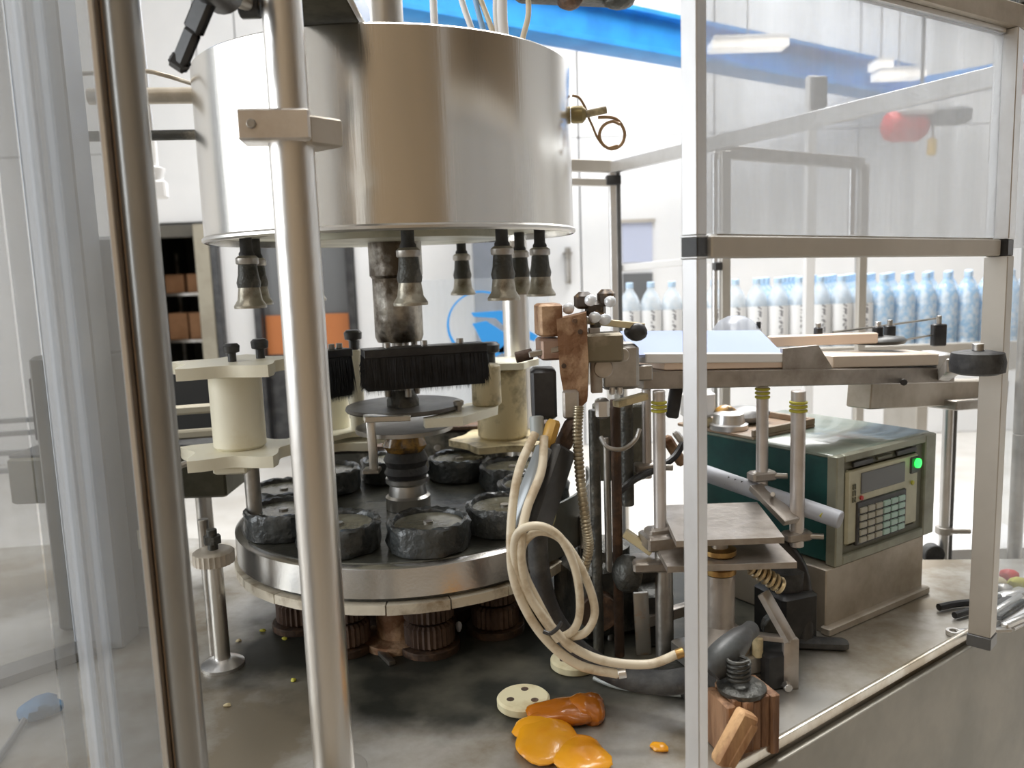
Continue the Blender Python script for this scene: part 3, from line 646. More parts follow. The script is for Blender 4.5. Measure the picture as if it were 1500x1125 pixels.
for nm_, lb_, x0_, x1_, yt_, Y_ in (('rear_housing', 'dark oily housing behind the right side of the turntable', 600, 800, 632, 1.89), ('rear_block', 'dark block behind the turntable between the big post and the bracket', 455, 560, 662, 1.90)):
    p_, q_ = at(x0_, yt_, Y_), at(x1_, yt_, Y_)
    t = thing(nm_, lb_, 'housing', V(((p_.x+q_.x)/2, Y_+.04, ZT)))
    MB().box(((p_.x+q_.x)/2, Y_+.04, (ZT+p_.z)/2), (q_.x-p_.x, .08, p_.z-ZT), bev=.008).build('body', DARK, t)
    MB().box(((p_.x+q_.x)/2, Y_+.04, p_.z+.006), (q_.x-p_.x+.02, .10, .012), bev=.003).build('lid', RUSTD, t)
    for k in range(3): MB().cyl(V((p_.x+(q_.x-p_.x)*(.2+.3*k), Y_, p_.z-.04)), V((p_.x+(q_.x-p_.x)*(.2+.3*k), Y_-.008, p_.z-.04)), .008, n=8).build('bolt', DULL, t)
# black brush
def brush(name, lab, x0, y0, x1, y1, Y0, Y1, seed):
    rnd = random.Random(seed); a_, b_ = at(x0, y0, Y0), at(x1, y1, Y1); zlo_ = at(x0, y1+4, Y0).z
    top = (a_.z+at(x1, y0-3, Y1).z)/2; b_ = V((b_.x, Y1, 0)); a_ = V((a_.x, Y0, 0))
    bl = thing(name, lab, 'brush', V(((a_.x+b_.x)/2, (Y0+Y1)/2, zlo_)))
    MB().bar(a_+V((0, 0, top-.008)), b_+V((0, 0, top-.008)), .05, .014).build('back', BLACK, bl)
    mb = MB(); d_ = (b_-a_).normalized(); s_ = V((-d_.y, d_.x, 0)); Ln = (b_-a_).length
    mb.bar(a_+d_*.004+V((0, 0, (top+zlo_)/2)), b_-d_*.004+V((0, 0, (top+zlo_)/2)), .036, top-zlo_-.008, 0)
    for i in range(2600):
        t_ = rnd.random(); side = rnd.choice((-1, 1)); q = rnd.random()
        if q < .75: c = a_+d_*(t_*Ln)+s_*(side*.016+rnd.uniform(-.006, .006)); z0_ = top-.012
        else: c = (a_ if rnd.random() < .6 else b_)+s_*rnd.uniform(-.018, .018); z0_ = top-.012-rnd.random()*.04
        e = c+s_*side*rnd.uniform(0, .008)+d_*rnd.uniform(-.007, .007); ze = zlo_+rnd.uniform(-.007, .008) if q < .75 else zlo_+rnd.random()*.05
        w_ = .0011; c = V((c.x, c.y, z0_)); e = V((e.x, e.y, ze))
        mb.add([c-d_*w_, c+d_*w_, c+s_*w_*2, e], [(0, 1, 3), (1, 2, 3), (2, 0, 3)])
    mb.build('bristles', mat('black_bristle', (.008, .009, .011), .5, 0, (.02, .022, .028), 40), bl, kind='stuff')
    for t_ in (.2, .5, .8):
        MB().cyl(a_.lerp(b_, t_)+V((0, 0, top-.001)), a_.lerp(b_, t_)+V((0, 0, top+.008)), .006, n=10).build('screw', DULL, bl)
brush('black_brush', 'wide black bristle brush hanging in front of the centre column', 530, 507, 711, 572, 1.36, 1.42, 3)
brush('short_brush', 'short black bristle brush beside the big vertical post', 466, 512, 509, 582, 1.44, 1.48, 4)

# conveyor pieces at far left
lc_ = thing('infeed_conveyor', 'dark infeed conveyor with beige guide rails left of the starwheel', 'conveyor', (at(230, 640, 1.6).x, 1.65, ZT))
cz = at(280, 672, 1.5).z
MB().box((at(190, 640, 1.62).x, 1.62, cz-.045), (.42, .14, .09), bev=.004).build('bed', mat('dark_olive_bed', (.075, .07, .045), .5, .3, (.13, .12, .085), 8), lc_)
MB().box((at(190, 640, 1.62).x, 1.62, cz+.003), (.42, .12, .006), bev=.001).build('belt', BLACKR, lc_)
BLK2 = mat('black_guard_board', (.02, .02, .02), .6)
MB().box((at(190, 640, 1.70).x-.02, 1.74, cz+.068), (.40, .01, .135), bev=.002).build('back_board', BLK2, lc_)
for yy in (598, 634):
    zz_ = at(280, yy, 1.6).z; MB().bar((at(130, yy, 1.6).x, 1.6, zz_-.01), (at(325, yy, 1.6).x, 1.6, zz_), .02, .018, .004).build('guide_rail', mat('beige_rail', (.52, .47, .36), .45), lc_)
MB().tube([at(240, 700, 1.45), at(262, 683, 1.45), at(300, 672, 1.46), at(345, 668, 1.47)], .006, 8).build('edge_rail', DULL, lc_)
for x_ in (150, 290): MB().cyl((at(x_, 640, 1.62).x, 1.62, ZT), (at(x_, 640, 1.62).x, 1.62, cz-.09), .016, n=14).build('leg', DULL, lc_)

# adjusting screw at left
kb = onz(327, 975, ZT); k0 = V((kb.x, kb.y, ZT))
zk = at(318, 815, kb.y).z
ak = thing('adjusting_screw', 'knurled adjusting wheel on a steel rod left of the turntable', 'adjuster', k0)
MB().lathe(k0, [(.034, 0), (.034, .005), (.022, .012), (.012, .014)], 24).build('foot', ALU, ak)
MB().cyl(k0+V((0, 0, .01)), V((k0.x, k0.y, zk)), .0125, n=20).build('rod', STEEL, ak)
mb = MB(); n_ = 48
vs = []; 
for rr, hh in [(.027, -.012), (.032, -.010), (.032, .008), (.026, .012)]:
    for i in range(n_): a_ = 2*math.pi*i/n_; q = rr*(1 if i % 2 else .95); vs.append((k0.x+math.cos(a_)*q, k0.y+math.sin(a_)*q, zk+hh))
fs = [tuple(range(n_-1, -1, -1)), tuple(3*n_+i for i in range(n_))]
for q in range(3):
    for i in range(n_): j = (i+1) % n_; fs.append((q*n_+i, q*n_+j, q*n_+n_+j, q*n_+n_+i))
mb.add(vs, fs).build('knurled_wheel', PLINTH, ak)
MB().cyl(V((k0.x, k0.y, zk+.01)), V((k0.x, k0.y, zk+.045)), .008, n=14).build('stud', DARK, ak)
MB().lathe(V((k0.x, k0.y, zk+.022)), [(.014, 0), (.014, .012)], 6, sm=False).build('nut', DARK, ak)
r2 = V((k0.x-.028, k0.y+.04, ZT))
single(MB().cyl(r2, V((r2.x, r2.y, zk+.05)), .0085, n=14), 'support_rod', DULL, 'thin steel rod beside the knurled adjusting wheel', 'rod')

# tan column behind brush right
tc_ = V((at(757, 480, 1.92).x, 1.92, 0))
t = thing('tan_post', 'round tan steel post behind the right side of the turret', 'post', V((tc_.x, 1.88, 1.085)))
tcx = at(757, 500, 1.88).x
MB().cyl((tcx, 1.88, zt_-.20), (tcx, 1.88, zd0+.25), .030, n=28).build('tube', POSTM, t)
MB().cyl((tcx, 1.88, ZT), (tcx, 1.88, ZT+.03), .045, n=28).build('base_ring', DULL, t)
MB().cyl((tcx, 1.88, ZT+.03), (tcx, 1.88, zt_-.2), .030, n=28).build('tube', POSTM, t) if zt_-.2 > ZT+.03 else None

# ------------------------------------------------------------------ near framing: big post, clamp, arm
MPx, MPy = at(451, 562, .93).x, .93
mp_ = thing('big_post', 'thick round steel post in the left foreground with a square clamp', 'post', (MPx, MPy, ZT))
zcl = at(410, 190, .93).z
MB().cyl((MPx, MPy, ZT), (MPx, MPy, zcl), .0245, n=48).build('lower_tube', POSTM, mp_)
MB().cyl((MPx, MPy, zcl), (MPx, MPy, zcl+.5), .0215, n=48).build('upper_tube', POSTM, mp_)
MB().cyl((MPx, MPy, ZT), (MPx, MPy, ZT+.02), .04, n=32).build('base_ring', DULL, mp_)
CLM = mat('clamp_pale_steel', (.74, .70, .66), .38, .8, (.55, .48, .42), 9, .45, .7, .1, 50)
Mz = R(-28)
MB().box((MPx-.012, MPy-.012, zcl), (.075, .05, .032), R(8), bev=.002).build('clamp', CLM, mp_)
MB().box((MPx+.022, MPy+.012, zcl-.004), (.05, .045, .030), R(-40), bev=.002).build('clamp', PLINTH, mp_, label='tan rear half of the clamp')
MB().cyl((MPx-.03, MPy-.034, zcl), (MPx-.03, MPy-.044, zcl), .005, n=8).build('bolt', DULL, mp_)
za = zd1-.002
ar = MB().bar((MPx+.0, MPy+.03, za+.02), (CX-.035, CY-.25, za+.02), .085, .03, .002).build('top_arm', mat('dark_arm_paint', (.035, .034, .028), .85, 0, (.08, .075, .055), 10, spec=.1), mp_, label='dark steel cross arm')
MB().bar((MPx+.047, MPy+.03, za+.022), (CX+.012, CY-.25, za+.022), .008, .036, .001).build('edge_strip', ALU, ar)
MB().pipe((MPx, MPy, za-.005), (MPx, MPy, za+.06), .038, .0217).build('collar', BLACK, ar)
# black clamping lever, top left
ha, hb = at(262, 96, .88), at(312, -25, .86)
t = thing('clamping_lever', 'black plastic clamping lever hanging at the top left', 'lever', ha)
dv = (hb-ha)
MB().bar(ha, ha+dv*.45, .012, .020, .004).bar(ha+dv*.4, hb, .011, .024, .004).build('handle', BLACK, t)
MB().bar(ha+V((-.004, 0, -.004)), ha+V((.006, 0, .010)), .013, .021, .004).build('grip_end', BLACK, t)
MB().cyl(hb+V((0, -.02, 0)), hb+V((0, .03, 0)), .022, n=20).build('hub', BLACK, t)
t = thing('lever_shaft', 'dark horizontal shaft above the top left corner holding the lever', 'rod', hb)
MB().cyl(hb+V((0, .028, 0)), V((MPx-.03, MPy, hb.z)), .009, n=14).build('shaft', DULL, t)
MB().cyl(V((MPx-.045, MPy, hb.z)), V((MPx-.0235, MPy, hb.z)), .014, n=14).build('collar', BLACK, t)

# left corner guard: steel tube, profile and acrylic pane
Yp = .78; tb = at(229, 562, Yp)
lg = thing('left_corner_guard', 'left corner guard of steel tube and thick acrylic in the foreground', 'guard', (tb.x, Yp, ZT))
Z0, Z1 = ZT-.12, 2.2
MB().cyl((tb.x, Yp, Z0), (tb.x, Yp, Z1), .0155, n=36).build('tube', mat('grey_tube_steel', (.36, .36, .35), .3, .7, (.25, .245, .23), 6, .45, .7, .03, 80, (1, 1, .3)), lg)
pf = at(205, 562, Yp)
MB().box((pf.x+.0045, Yp+.004, (Z0+Z1)/2), (.009, .022, Z1-Z0), bev=.001).build('edge_strip', mat('brown_edge', (.42, .30, .20), .5, .4), lg)
MB().box((pf.x-.004, Yp-.002, (Z0+Z1)/2), (.006, .03, Z1-Z0), bev=.001).build('glazing_lip', ALU, lg)
def leftx(px_): return at(px_, 562, Yp).x
MB().box(((leftx(118)+leftx(193))/2, Yp+.0, (Z0+Z1)/2), (leftx(193)-leftx(118), .008, Z1-Z0), bev=.001).build('acrylic_strip', ACRD, lg)
MB().box((leftx(117), Yp-.008, (Z0+Z1)/2), (.006, .018, Z1-Z0), bev=.001).build('acrylic_lip', ACRW, lg)
MB().box((leftx(92), Yp-.012, (Z0+Z1)/2), (.006, .018, Z1-Z0), bev=.001).build('acrylic_lip', ACRW, lg)
MB().box(((leftx(95)+leftx(117))/2, Yp-.012, (Z0+Z1)/2), (leftx(117)-leftx(95), .006, Z1-Z0), bev=.001).build('acrylic_strip', ACRL, lg)
MB().box(((leftx(65)+leftx(90))/2, Yp-.03, (Z0+Z1)/2), (leftx(88)-leftx(62), .006, Z1-Z0), bev=.001).build('acrylic_strip', ACRD, lg)
lpn = thing('left_acrylic_pane', 'scuffed acrylic guard pane filling the far left foreground', 'pane', (leftx(60), Yp-.04, ZT))
ms = MB(); c0 = V((leftx(64), Yp-.034, 0)); c1 = V((leftx(64)-.36, Yp-.22, 0))
MB().bar(c0+V((0, 0, (Z0+Z1)/2)), c1+V((0, 0, (Z0+Z1)/2)), .006, Z1-Z0, 0).build('sheet', ACRL, lpn)
MB().bar(c1+V((0, 0, (Z0+Z1)/2)), c1+V((-.02, -.01, (Z0+Z1)/2)), .02, Z1-Z0, .001).build('edge_profile', ALU, lpn)
# pale plates of the neighbouring machine seen through the left pane
nm = thing('side_machine_frame', 'dark grey lower rail and posts of the side machine behind the left pane', 'frame', (-1.0, 1.4, ZT))
MB().bar(onz(-60, 1020, ZT)+V((0, 0, .008)), onz(150, 948, ZT)+V((0, 0, .008)), .05, .016).build('rail', mat('side_rail_grey', (.22, .22, .22), .5, .4), nm)
q0 = onz(150, 948, ZT)
MB().box((q0.x+.0, q0.y+.02, (ZT+2.1)/2), (.085, .06, 2.1-ZT), bev=.003).build('post', mat('side_post_grey', (.40, .42, .44), .5, .2, (.30, .33, .38), 3), nm)
for yy in (615, 636, 665, 690):
    MB().bar(at(-40, yy+8, 2.4), at(92, yy-2, 2.4), .02, .012).build('rail', ALUT, nm) if False else None
sq0 = onz(175, 930, ZT)
sm = thing('side_cabinet', 'dark grey cabinet with small pale tags behind the thick acrylic at left', 'cabinet', (sq0.x, sq0.y+.1, ZT))
sz = at(175, 520, sq0.y).z
MB().box((sq0.x-.02, sq0.y+.055, (ZT+sz)/2), (.20, .07, sz-ZT), bev=.006).build('body', mat('side_cabinet_grey', (.13, .13, .125), .5, .2, (.19, .185, .17), 6), sm)
MB().box((sq0.x+.01, sq0.y+.055, sz+.10), (.12, .06, .20), bev=.006).build('upper_box', mat('side_cabinet_light', (.30, .31, .32), .5, .2), sm)
for x_, y_ in ((208, 790), (218, 960), (165, 690), (152, 560)):
    p_ = at(x_, y_, sq0.y+.012); MB().box((p_.x, sq0.y+(.016 if y_ > 600 else .03), p_.z), (.014, .012, .035), bev=.001).build('pale_tag', CREAM, sm)
rk = thing('wire_rack', 'pale rack of thin horizontal bars far behind the left pane', 'rack', (at(20, 650, 2.4).x, 2.4, 0))
for yy in (615, 634, 662, 688): MB().bar(at(-60, yy+6, 2.4), at(95, yy-4, 2.4), .02, .014).build('rail', GREY, rk)
for xx in (-55, 90): p = at(xx, 640, 2.41); MB().box((p.x, 2.41, p.z/2+.03), (.02, .02, p.z+.06)).build('leg', GREY, rk)
# blue cloth on a stick at bottom left
q = onz(60, 1050, ZT)
t = thing('blue_cloth_brush', 'crumpled blue cloth on a thin stick at the bottom left behind the pane', 'cleaning tool', q)
MB().blob(q+V((0, 0, .014)), (.028, .024, .016), 5, amp=.2, flat=-.014).build('cloth', mat('blue_cloth', (.10, .22, .38), .8, 0, (.05, .12, .24), 30, bump=.5, bscale=30), t)
MB().tube([q+V((-.01, -.01, .012)), onz(20, 1090, ZT)+V((0, 0, .008)), onz(-10, 1130, ZT)+V((0, 0, .006))], .005, 8).build('stick', GREY, t)

# bars and box between left guard and drum
for i, (y0, y1, wd, m_) in enumerate([(139, 141, .028, PLINTH), (196, 199, .018, DARK)]):
    a_ = at(150, y0, 1.32); b_ = at(320, y1, 1.5)
    t = thing('drum_stay_bar', ['thick tan stay bar reaching the upper left of the drum', 'thin dark stay bar reaching the left of the drum below the tan bar'][i], 'bar', a_)
    b_ = V((CX-RD-.0005+.0, CY, at(285, (y0+y1)/2, 1.5).z)); a_ = V((a_.x-.1, CY-.02, b_.z))
    MB().cyl(a_, b_, wd/2, n=16).build('bar', m_, t); MB().cyl(b_-V((.012, 0, 0)), b_, wd*.75, n=16).build('end_flange', DULL, t)
single(MB().tube([at(120, 108, 1.4), at(205, 104, 1.4), at(240, 110, 1.4), at(276, 121, 1.45), at(300, 128, 1.6)], .0035, 8), 'thin_cable', PLINTH, 'thin beige cable running to the upper left of the drum', 'cable')
wc = at(229, 278, 2.4)
t = thing('white_sensor_box', 'small white box with a round dark port hanging left of the drum', 'sensor', wc)
MB().box(wc, (.058, .05, .05), R(12), bev=.005).build('housing', WHITEP, t)
MB().cyl(wc+V((-.012, -.024, .004)), wc+V((-.012, -.032, .004)), .011, n=16).build('port', BLACK, t)
MB().lathe(wc+V((0, 0, .025)), [(.02, 0), (.028, .03), (.028, .035), (.012, .04), (.012, .11)], 16).build('mount', WHITEP, t)
MB().cyl(wc+V((0, 0, .13)), wc+V((-.005, 0, .55)), .008, n=10).build('stem', ALU, t)

# ------------------------------------------------------------------ near frame: upright, header, right post, panes
UPx, UPy = at(1018, 562, .885).x, .885
rot = math.atan2(ld.y, ld.x)
ang = R(45)
SQ = .0195
def profile(mb, x, y, z0, z1, s_=SQ, a_=ang):
    mb.box((x, y, (z0+z1)/2), (s_, s_, z1-z0), a_, bev=.0012); return mb
zj = at(1018, 362, UPy).z
up_ = thing('near_upright', 'square aluminium upright in the right foreground with a black corner joint', 'upright', (UPx, UPy, ZT))
profile(MB(), UPx, UPy, ZT, zj-.012).build('lower_profile', UPR, up_)
profile(MB(), UPx, UPy, zj+.012, 2.15).build('upper_profile', UPR, up_)
profile(MB(), UPx, UPy, zj-.0121, zj+.0121, SQ+.001).build('corner_joint', BLACK, up_)
profile(MB(), UPx, UPy, zj+.0095, zj+.0125, SQ+.003).build('joint_flange', ALU, up_)
profile(MB(), UPx, UPy, zj-.0125, zj-.0095, SQ+.003).build('joint_flange', ALU, up_)
RPx, RPy = at(1455, 562, 1.235).x, 1.235
zj2 = at(1472, 363, RPy).z
rp = thing('right_post', 'square aluminium corner post at the right edge of the guard', 'upright', (RPx, RPy, ZT))
profile(MB(), RPx, RPy, ZT+.02, zj2-.012, .032, R(45)).build('lower_profile', ALUT, rp)
profile(MB(), RPx, RPy, zj2+.012, at(1478, 45, RPy).z, .032, R(45)).build('upper_profile', ALU, rp)
profile(MB(), RPx, RPy, zj2-.0121, zj2+.0121, .030, R(45)).build('corner_joint', BLACK, rp)
profile(MB(), RPx, RPy, ZT, ZT+.02, .035, R(45)).build('foot', GREY, rp)
hd = thing('guard_header', 'tan-grey aluminium header bar joining the near upright to the right post', 'bar', ((UPx+RPx)/2, (UPy+RPy)/2, zj))
dd = (V((RPx, RPy, zj2))-V((UPx, UPy, zj))).normalized()
MB().bar(V((UPx, UPy, zj))+dd*.015, V((RPx, RPy, zj2))-dd*.018, .022, .024, .0015).build('profile', ALUT, hd)
MB().bar(V((UPx, UPy, zj+.0125))+dd*.03, V((RPx, RPy, zj2+.0125))-dd*.03, .010, .003, 0).build('gasket', DULL, hd)
za1 = 2.1
rpn = thing('right_acrylic_pane', 'large milky acrylic pane above the header bar', 'pane', ((UPx+RPx)/2, (UPy+RPy)/2, zj+.012))
A_ = V((UPx, UPy, 0))+dd*.014; B_ = V((RPx, RPy, 0))-dd*.02; A_.z = B_.z = 0; ztp = at(1478, 45, RPy).z
mb = MB(); nrm = V((dd.y, -dd.x, 0))*.002
vs = [A_+nrm+V((0, 0, zj+.014)), B_+nrm+V((0, 0, zj2+.014)), B_+nrm+V((0, 0, ztp)), A_+nrm+V((0, 0, ztp))]
vs += [v-nrm*2 for v in vs]
mb.add(vs, [(0, 1, 2, 3), (7, 6, 5, 4), (0, 4, 5, 1), (1, 5, 6, 2), (2, 6, 7, 3), (3, 7, 4, 0)]).build('sheet', ACR, rpn)
tr = thing('top_guard_rail', 'tan top rail of the guard in the upper right corner', 'bar', (RPx, RPy, ztp))
MB().bar(V((UPx, UPy, ztp+.018))+dd*.02, V((RPx, RPy, ztp+.018))+dd*.10, .03, .034, .002).build('profile', PLINTH, tr)
MB().bar(V((UPx, UPy, ztp-.004))+dd*.02, V((RPx, RPy, ztp-.004))-dd*.022, .014, .008, .001).build('gasket', ALU, tr)
MB().box((RPx+.05, RPy+.03, ztp+.05), (.07, .06, .03), bev=.004).build('bracket', DARK, tr)
# side return pane right of right post
sp = thing('side_acrylic_pane', 'narrow milky acrylic pane right of the corner post', 'pane', (RPx+.05, RPy+.1, ZT))
e_ = V((RPx+.02, RPy+.03, 0)); g_ = V((RPx+.30, RPy+.26, 0))
MB().bar(e_+V((0, 0, (zj2+ztp)/2)), g_+V((0, 0, (zj2+ztp)/2)), .005, ztp-zj2, 0).build('sheet', ACR, sp)
MB().bar(e_+V((0, 0, (ZT+zj2)/2)), g_+V((0, 0, (ZT+zj2)/2)), .005, zj2-ZT, 0).build('sheet', CLEAR, sp)
rd = at(1492, 118, 1.6)
t = thing('red_valve_wheel', 'dark red part at the far right edge beyond the post', 'valve', rd)
MB().lathe(rd, [(.02, 0), (.028, .01), (.028, .03), (.02, .04)], 16, (0, -1, 0)).build('wheel', REDP, t)
MB().cyl(rd+V((0, 0, 0)), rd+V((.1, .1, 0)), .012, n=12).build('stem', DARK, t)
MB().cyl(rd+V((.1, .1, .0)), rd+V((.1, .1, -.7+.0)), .014, n=12).build('pipe', DULL, t)
bt = rd+V((.1, .1, -.7))
MB().cyl(V((bt.x, bt.y, 0)), V((bt.x, bt.y, bt.z)), .014, n=12).build('pipe', DULL, t)

# ------------------------------------------------------------------ discharge conveyor (right)
cA = at(895, 520, 1.22); cB = at(1395, 537, 1.50)
cvz = at(1060, 535, 1.30).z
cv = thing('discharge_conveyor', 'narrow discharge conveyor with pale covers crossing behind the near upright', 'conveyor', (cA.x, cA.y, cvz))
def C(px_, py_, t_=None):                                            # a point on the conveyor's near face, depth grows to the right
    Y = 1.20+.30*(px_-895)/500; return at(px_, py_, Y)
def cbar(x0, y0, x1, y1, wd, off, name, m, back=0, **k):
    a_ = C(x0, (y0+y1)/2); b_ = C(x1, (y0+y1)/2+off); 
    h_ = abs(C(x0, y0).z-C(x0, y1).z); a_ = a_+V((0, wd/2+back, 0)); b_ = b_+V((0, wd/2+back, 0))
    return MB().bar(a_, b_, wd, h_, .0015).build(name, m, cv, **k)
CVM = mat('conveyor_grey', (.50, .46, .42), .4, .65, (.26, .22, .18), 11, .45, .72, .15, 50)
PEACH = mat('peach_wear_strip', (.78, .62, .50), .35)
cbar(925, 545, 1385, 572, .10, -8, 'side_beam', CVM)
cbar(955, 531, 1150, 543, .09, -3, 'wear_strip', PEACH, -.004)
cbar(927, 518, 1145, 533, .09, -1, 'cover_edge', WHITEP, -.006)
cbar(1205, 522, 1375, 540, .10, -4, 'wear_strip', mat('tan_strip', (.68, .58, .48), .4, .3), -.003)
# sloping pale blue cover sheet
a0, a1 = C(922, 492)+V((0, .10, 0)), C(1140, 490)+V((0, .10, 0)); b0, b1 = C(926, 519)+V((0, -.008, 0)), C(1145, 517)+V((0, -.008, 0))
mb = MB(); vs = [b0, b1, a1, a0]; vs += [v-V((0, 0, .004)) for v in vs]
mb.add(vs, [(0, 1, 2, 3), (7, 6, 5, 4), (0, 4, 5, 1), (1, 5, 6, 2), (2, 6, 7, 3), (3, 7, 4, 0)]).build('sloping_cover', PALE, cv)
j = [C(1143, 510), C(1195, 505), C(1222, 548), C(1143, 556)]
mb = MB(); vs = [p+V((0, -.012, 0)) for p in j]+[p+V((0, .0, 0)) for p in j]
mb.add(vs, [(3, 2, 1, 0), (4, 5, 6, 7), (0, 1, 5, 4), (1, 2, 6, 5), (2, 3, 7, 6), (3, 0, 4, 7)]).build('joint_plate', CVM, cv)
MB().box(C(938, 545)+V((0, -.006, 0)), (.034, .012, .024), bev=.002).build('end_block', DULL, cv)
MB().box(C(1383, 532)+V((-.005, .02, 0)), (.03, .07, .038), bev=.003).build('end_block', ALU, cv)
MB().cyl(C(1392, 527)+V((0, -.018, 0)), C(1392, 527)+V((0, -.024, 0)), .005, n=10).build('bolt', DULL, cv)
rc = at(1431, 548, 1.165)
MB().lathe(rc, [(.026, 0), (.036, .004), (.037, .018), (.034, .031), (.018, .034)], 40).build('end_roller', BLACKR, cv)
MB().bar(C(1390, 548)+V((0, .02, -.006)), rc+V((-.028, .01, .012)), .02, .02).build('roller_arm', DULL, cv)
MB().cyl(rc+V((0, 0, .034)), rc+V((0, 0, .044)), .008, n=12).build('bolt', DULL, cv)
# lower tan trough
t0 = at(1262, 590, 1.47); t1 = at(1448, 556, 1.70)
MB().bar(at(1258, 578, 1.50), at(1460, 572, 1.78), .05, .05, .002).build('lower_trough', PLINTH, cv)
MB().bar(at(1380, 592, 1.62), at(1440, 588, 1.70), .06, .02, .002).build('drip_plate', DULL, cv)
MB().cyl(at(1324, 560, 1.46), at(1324, 560, 1.40), .006, n=8).build('bolt', BLACK, cv)
# rods on top
MB().tube([C(1260, 494)+V((0, .12, 0)), C(1350, 484)+V((0, .14, 0)), C(1440, 472)+V((0, .15, 0))], .0022, 6).build('guide_wire', DULL, cv)
MB().tube([C(1350, 510)+V((0, .12, 0)), C(1440, 496)+V((0, .14, 0))], .0022, 6).build('guide_wire', DULL, cv)
hwp = C(1322, 512)+V((0, .10, 0))
hw = thing('clamping_disc', 'flat black round clamping disc with knob lying on the discharge conveyor', 'disc', hwp)
MB().lathe(hwp, [(.02, 0), (.048, .003), (.052, .009), (.046, .014), (.018, .017)], 36).build('wheel', mat('handwheel_black', (.05, .05, .045), .35, .3), hw)
MB().cyl(hwp+V((0, 0, .015)), hwp+V((0, 0, .034)), .010, n=14).build('knob', BLACK, hw)
MB().cyl(hwp+V((.0, 0, .034)), hwp+V((.0, 0, .044)), .006, n=14).build('cap', ALU, hw)
for i, (x_, y_, s_) in enumerate([(1352, 494, 1.0), (1428, 500, 1.5), (1240, 492, .7)]):
    c = C(x_, y_)+V((0, .13, -.01)); t = thing('guide_clamp', ['black clamp on the guide wire above the handwheel', 'tall black clamp beside the right post', 'small black knob at the middle of the conveyor'][i], 'clamp', c)
    MB().box(c+V((0, 0, .008*s_)), (.018*s_, .016, .030*s_), bev=.002).build('body', BLACK, t); MB().cyl(c+V((0, 0, .02*s_)), c+V((0, 0, .034*s_)), .005, n=10).build('screw', DULL, t)
MB().box(C(1240, 505)+V((0, .11, 0)), (.20, .02, .02), bev=.002).build('rear_rail', PEACH, cv)
cl_ = thing('clear_dome', 'clear plastic dome standing behind the pale blue cover', 'cover', C(1108, 492)+V((0, .14, 0)))
c = C(1115, 500)+V((0, .15, 0))
MB().lathe(c, [(.042, 0), (.040, .012), (.030, .025), (.015, .033), (.002, .035)], 24).build('dome', milky('dome_plastic', (.7, .75, .85), .35), cl_)
MB().cyl(c+V((.038, -.01, .01)), c+V((.038, -.01, .022)), .004, n=8).build('screw', BLACK, cl_)

# support legs
def leg(px_, ytop, ybot, Y, r_, lab, tape=None, clamp=True):
    a_ = at(px_, ytop, Y); b_ = at(px_+ (ybot-ytop)*.02, ybot, Y); x = (a_.x+b_.x)/2
    t = MB().cyl((x, Y, b_.z), (x, Y, a_.z), r_, n=22).build('leg', mat('pale_leg_steel', (.74, .71, .70), .35, .55, (.6, .55, .52), 8), cv)
    if tape:
        for k in range(3):
            z = at(px_, tape+k*6, Y).z; MB().lathe((x, Y, z-.002), [(r_, 0), (r_+.0025, .001), (r_+.0025, .004), (r_, .005)], 18, capa=False, capb=False).build('tape_band', YEL, t)
    zc_ = b_.z+.018; MB().box((x, Y, zc_), (.045, .026, .016), R(15), bev=.003).build('foot_clamp', CVM, t)
    MB().cyl((x+.02, Y-.004, zc_), (x+.04, Y-.010, zc_), .005, n=10).build('bolt', DULL, t)
    return t
leg(946, 570, 700, 1.30, .0075, 'thin steel leg left of the taped leg, near the rusty block')
leg(964, 572, 795, 1.22, .0095, 'steel conveyor leg with yellow tape just left of the near upright', 590)
leg(1115, 566, 712, 1.34, .0098, 'conveyor leg with yellow tape at its top, right of the near upright', 570)
leg(1166, 572, 800, 1.28, .0115, 'thick conveyor leg with yellow tape in front of the teal controller', 590)

# ------------------------------------------------------------------ printer controller
O = V((.527, 1.30, 0)); uu = V((.835, .55, 0)); vv = V((-.55, .835, 0)); Wd, Dp = .285, .33
bz0, bz1 = 1.020, 1.206
def BX(u, v_, z): return O+uu*u+vv*v_+V((0, 0, z))
MU = Matrix((uu, vv, V((0, 0, 1)))).transposed()
def ubox(u0_, u1_, v0, v1, z0, z1, bev=.002): return MB().box(BX((u0_+u1_)/2, (v0+v1)/2, (z0+z1)/2), (u1_-u0_, v1-v0, z1-z0), M=MU, bev=bev)
pc = thing('printer_controller', 'teal and beige electronic controller box with keypad and green button', 'controller', BX(Wd/2, Dp/2, bz0))
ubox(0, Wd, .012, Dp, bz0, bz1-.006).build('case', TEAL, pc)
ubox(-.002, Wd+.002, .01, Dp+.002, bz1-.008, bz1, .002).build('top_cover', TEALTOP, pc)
FR = mat('greenish_frame', (.33, .34, .27), .42, .15, (.20, .20, .15), 9, .45, .7)
ubox(-.004, .016, 0, .02, bz0-.004, bz1-.002).build('front_frame', FR, pc)
ubox(Wd-.030, Wd+.004, 0, .02, bz0-.004, bz1-.002).build('front_frame', FR, pc)
ubox(.016, Wd-.03, 0, .02, bz1-.016, bz1-.002).build('front_frame', FR, pc)
ubox(.016, Wd-.03, 0, .02, bz0-.004, bz0+.012).build('front_frame', FR, pc)
ubox(.016, Wd-.03, .006, .02, bz0+.010, bz1-.015).build('recess', OLIVE, pc)
HT = bz1-bz0
fp = ubox(.026, Wd-.050, .001, .010, bz0+.026, bz1-.030, .004).build('front_panel', PANEL, pc)
ubox(.062, .190, -.001, .006, bz1-.076, bz1-.040, .001).build('display', GREY, pc)
ubox(.040, .095, -.0005, .004, bz1-.027, bz1-.018, .001).build('name_slot', BLACK, pc)
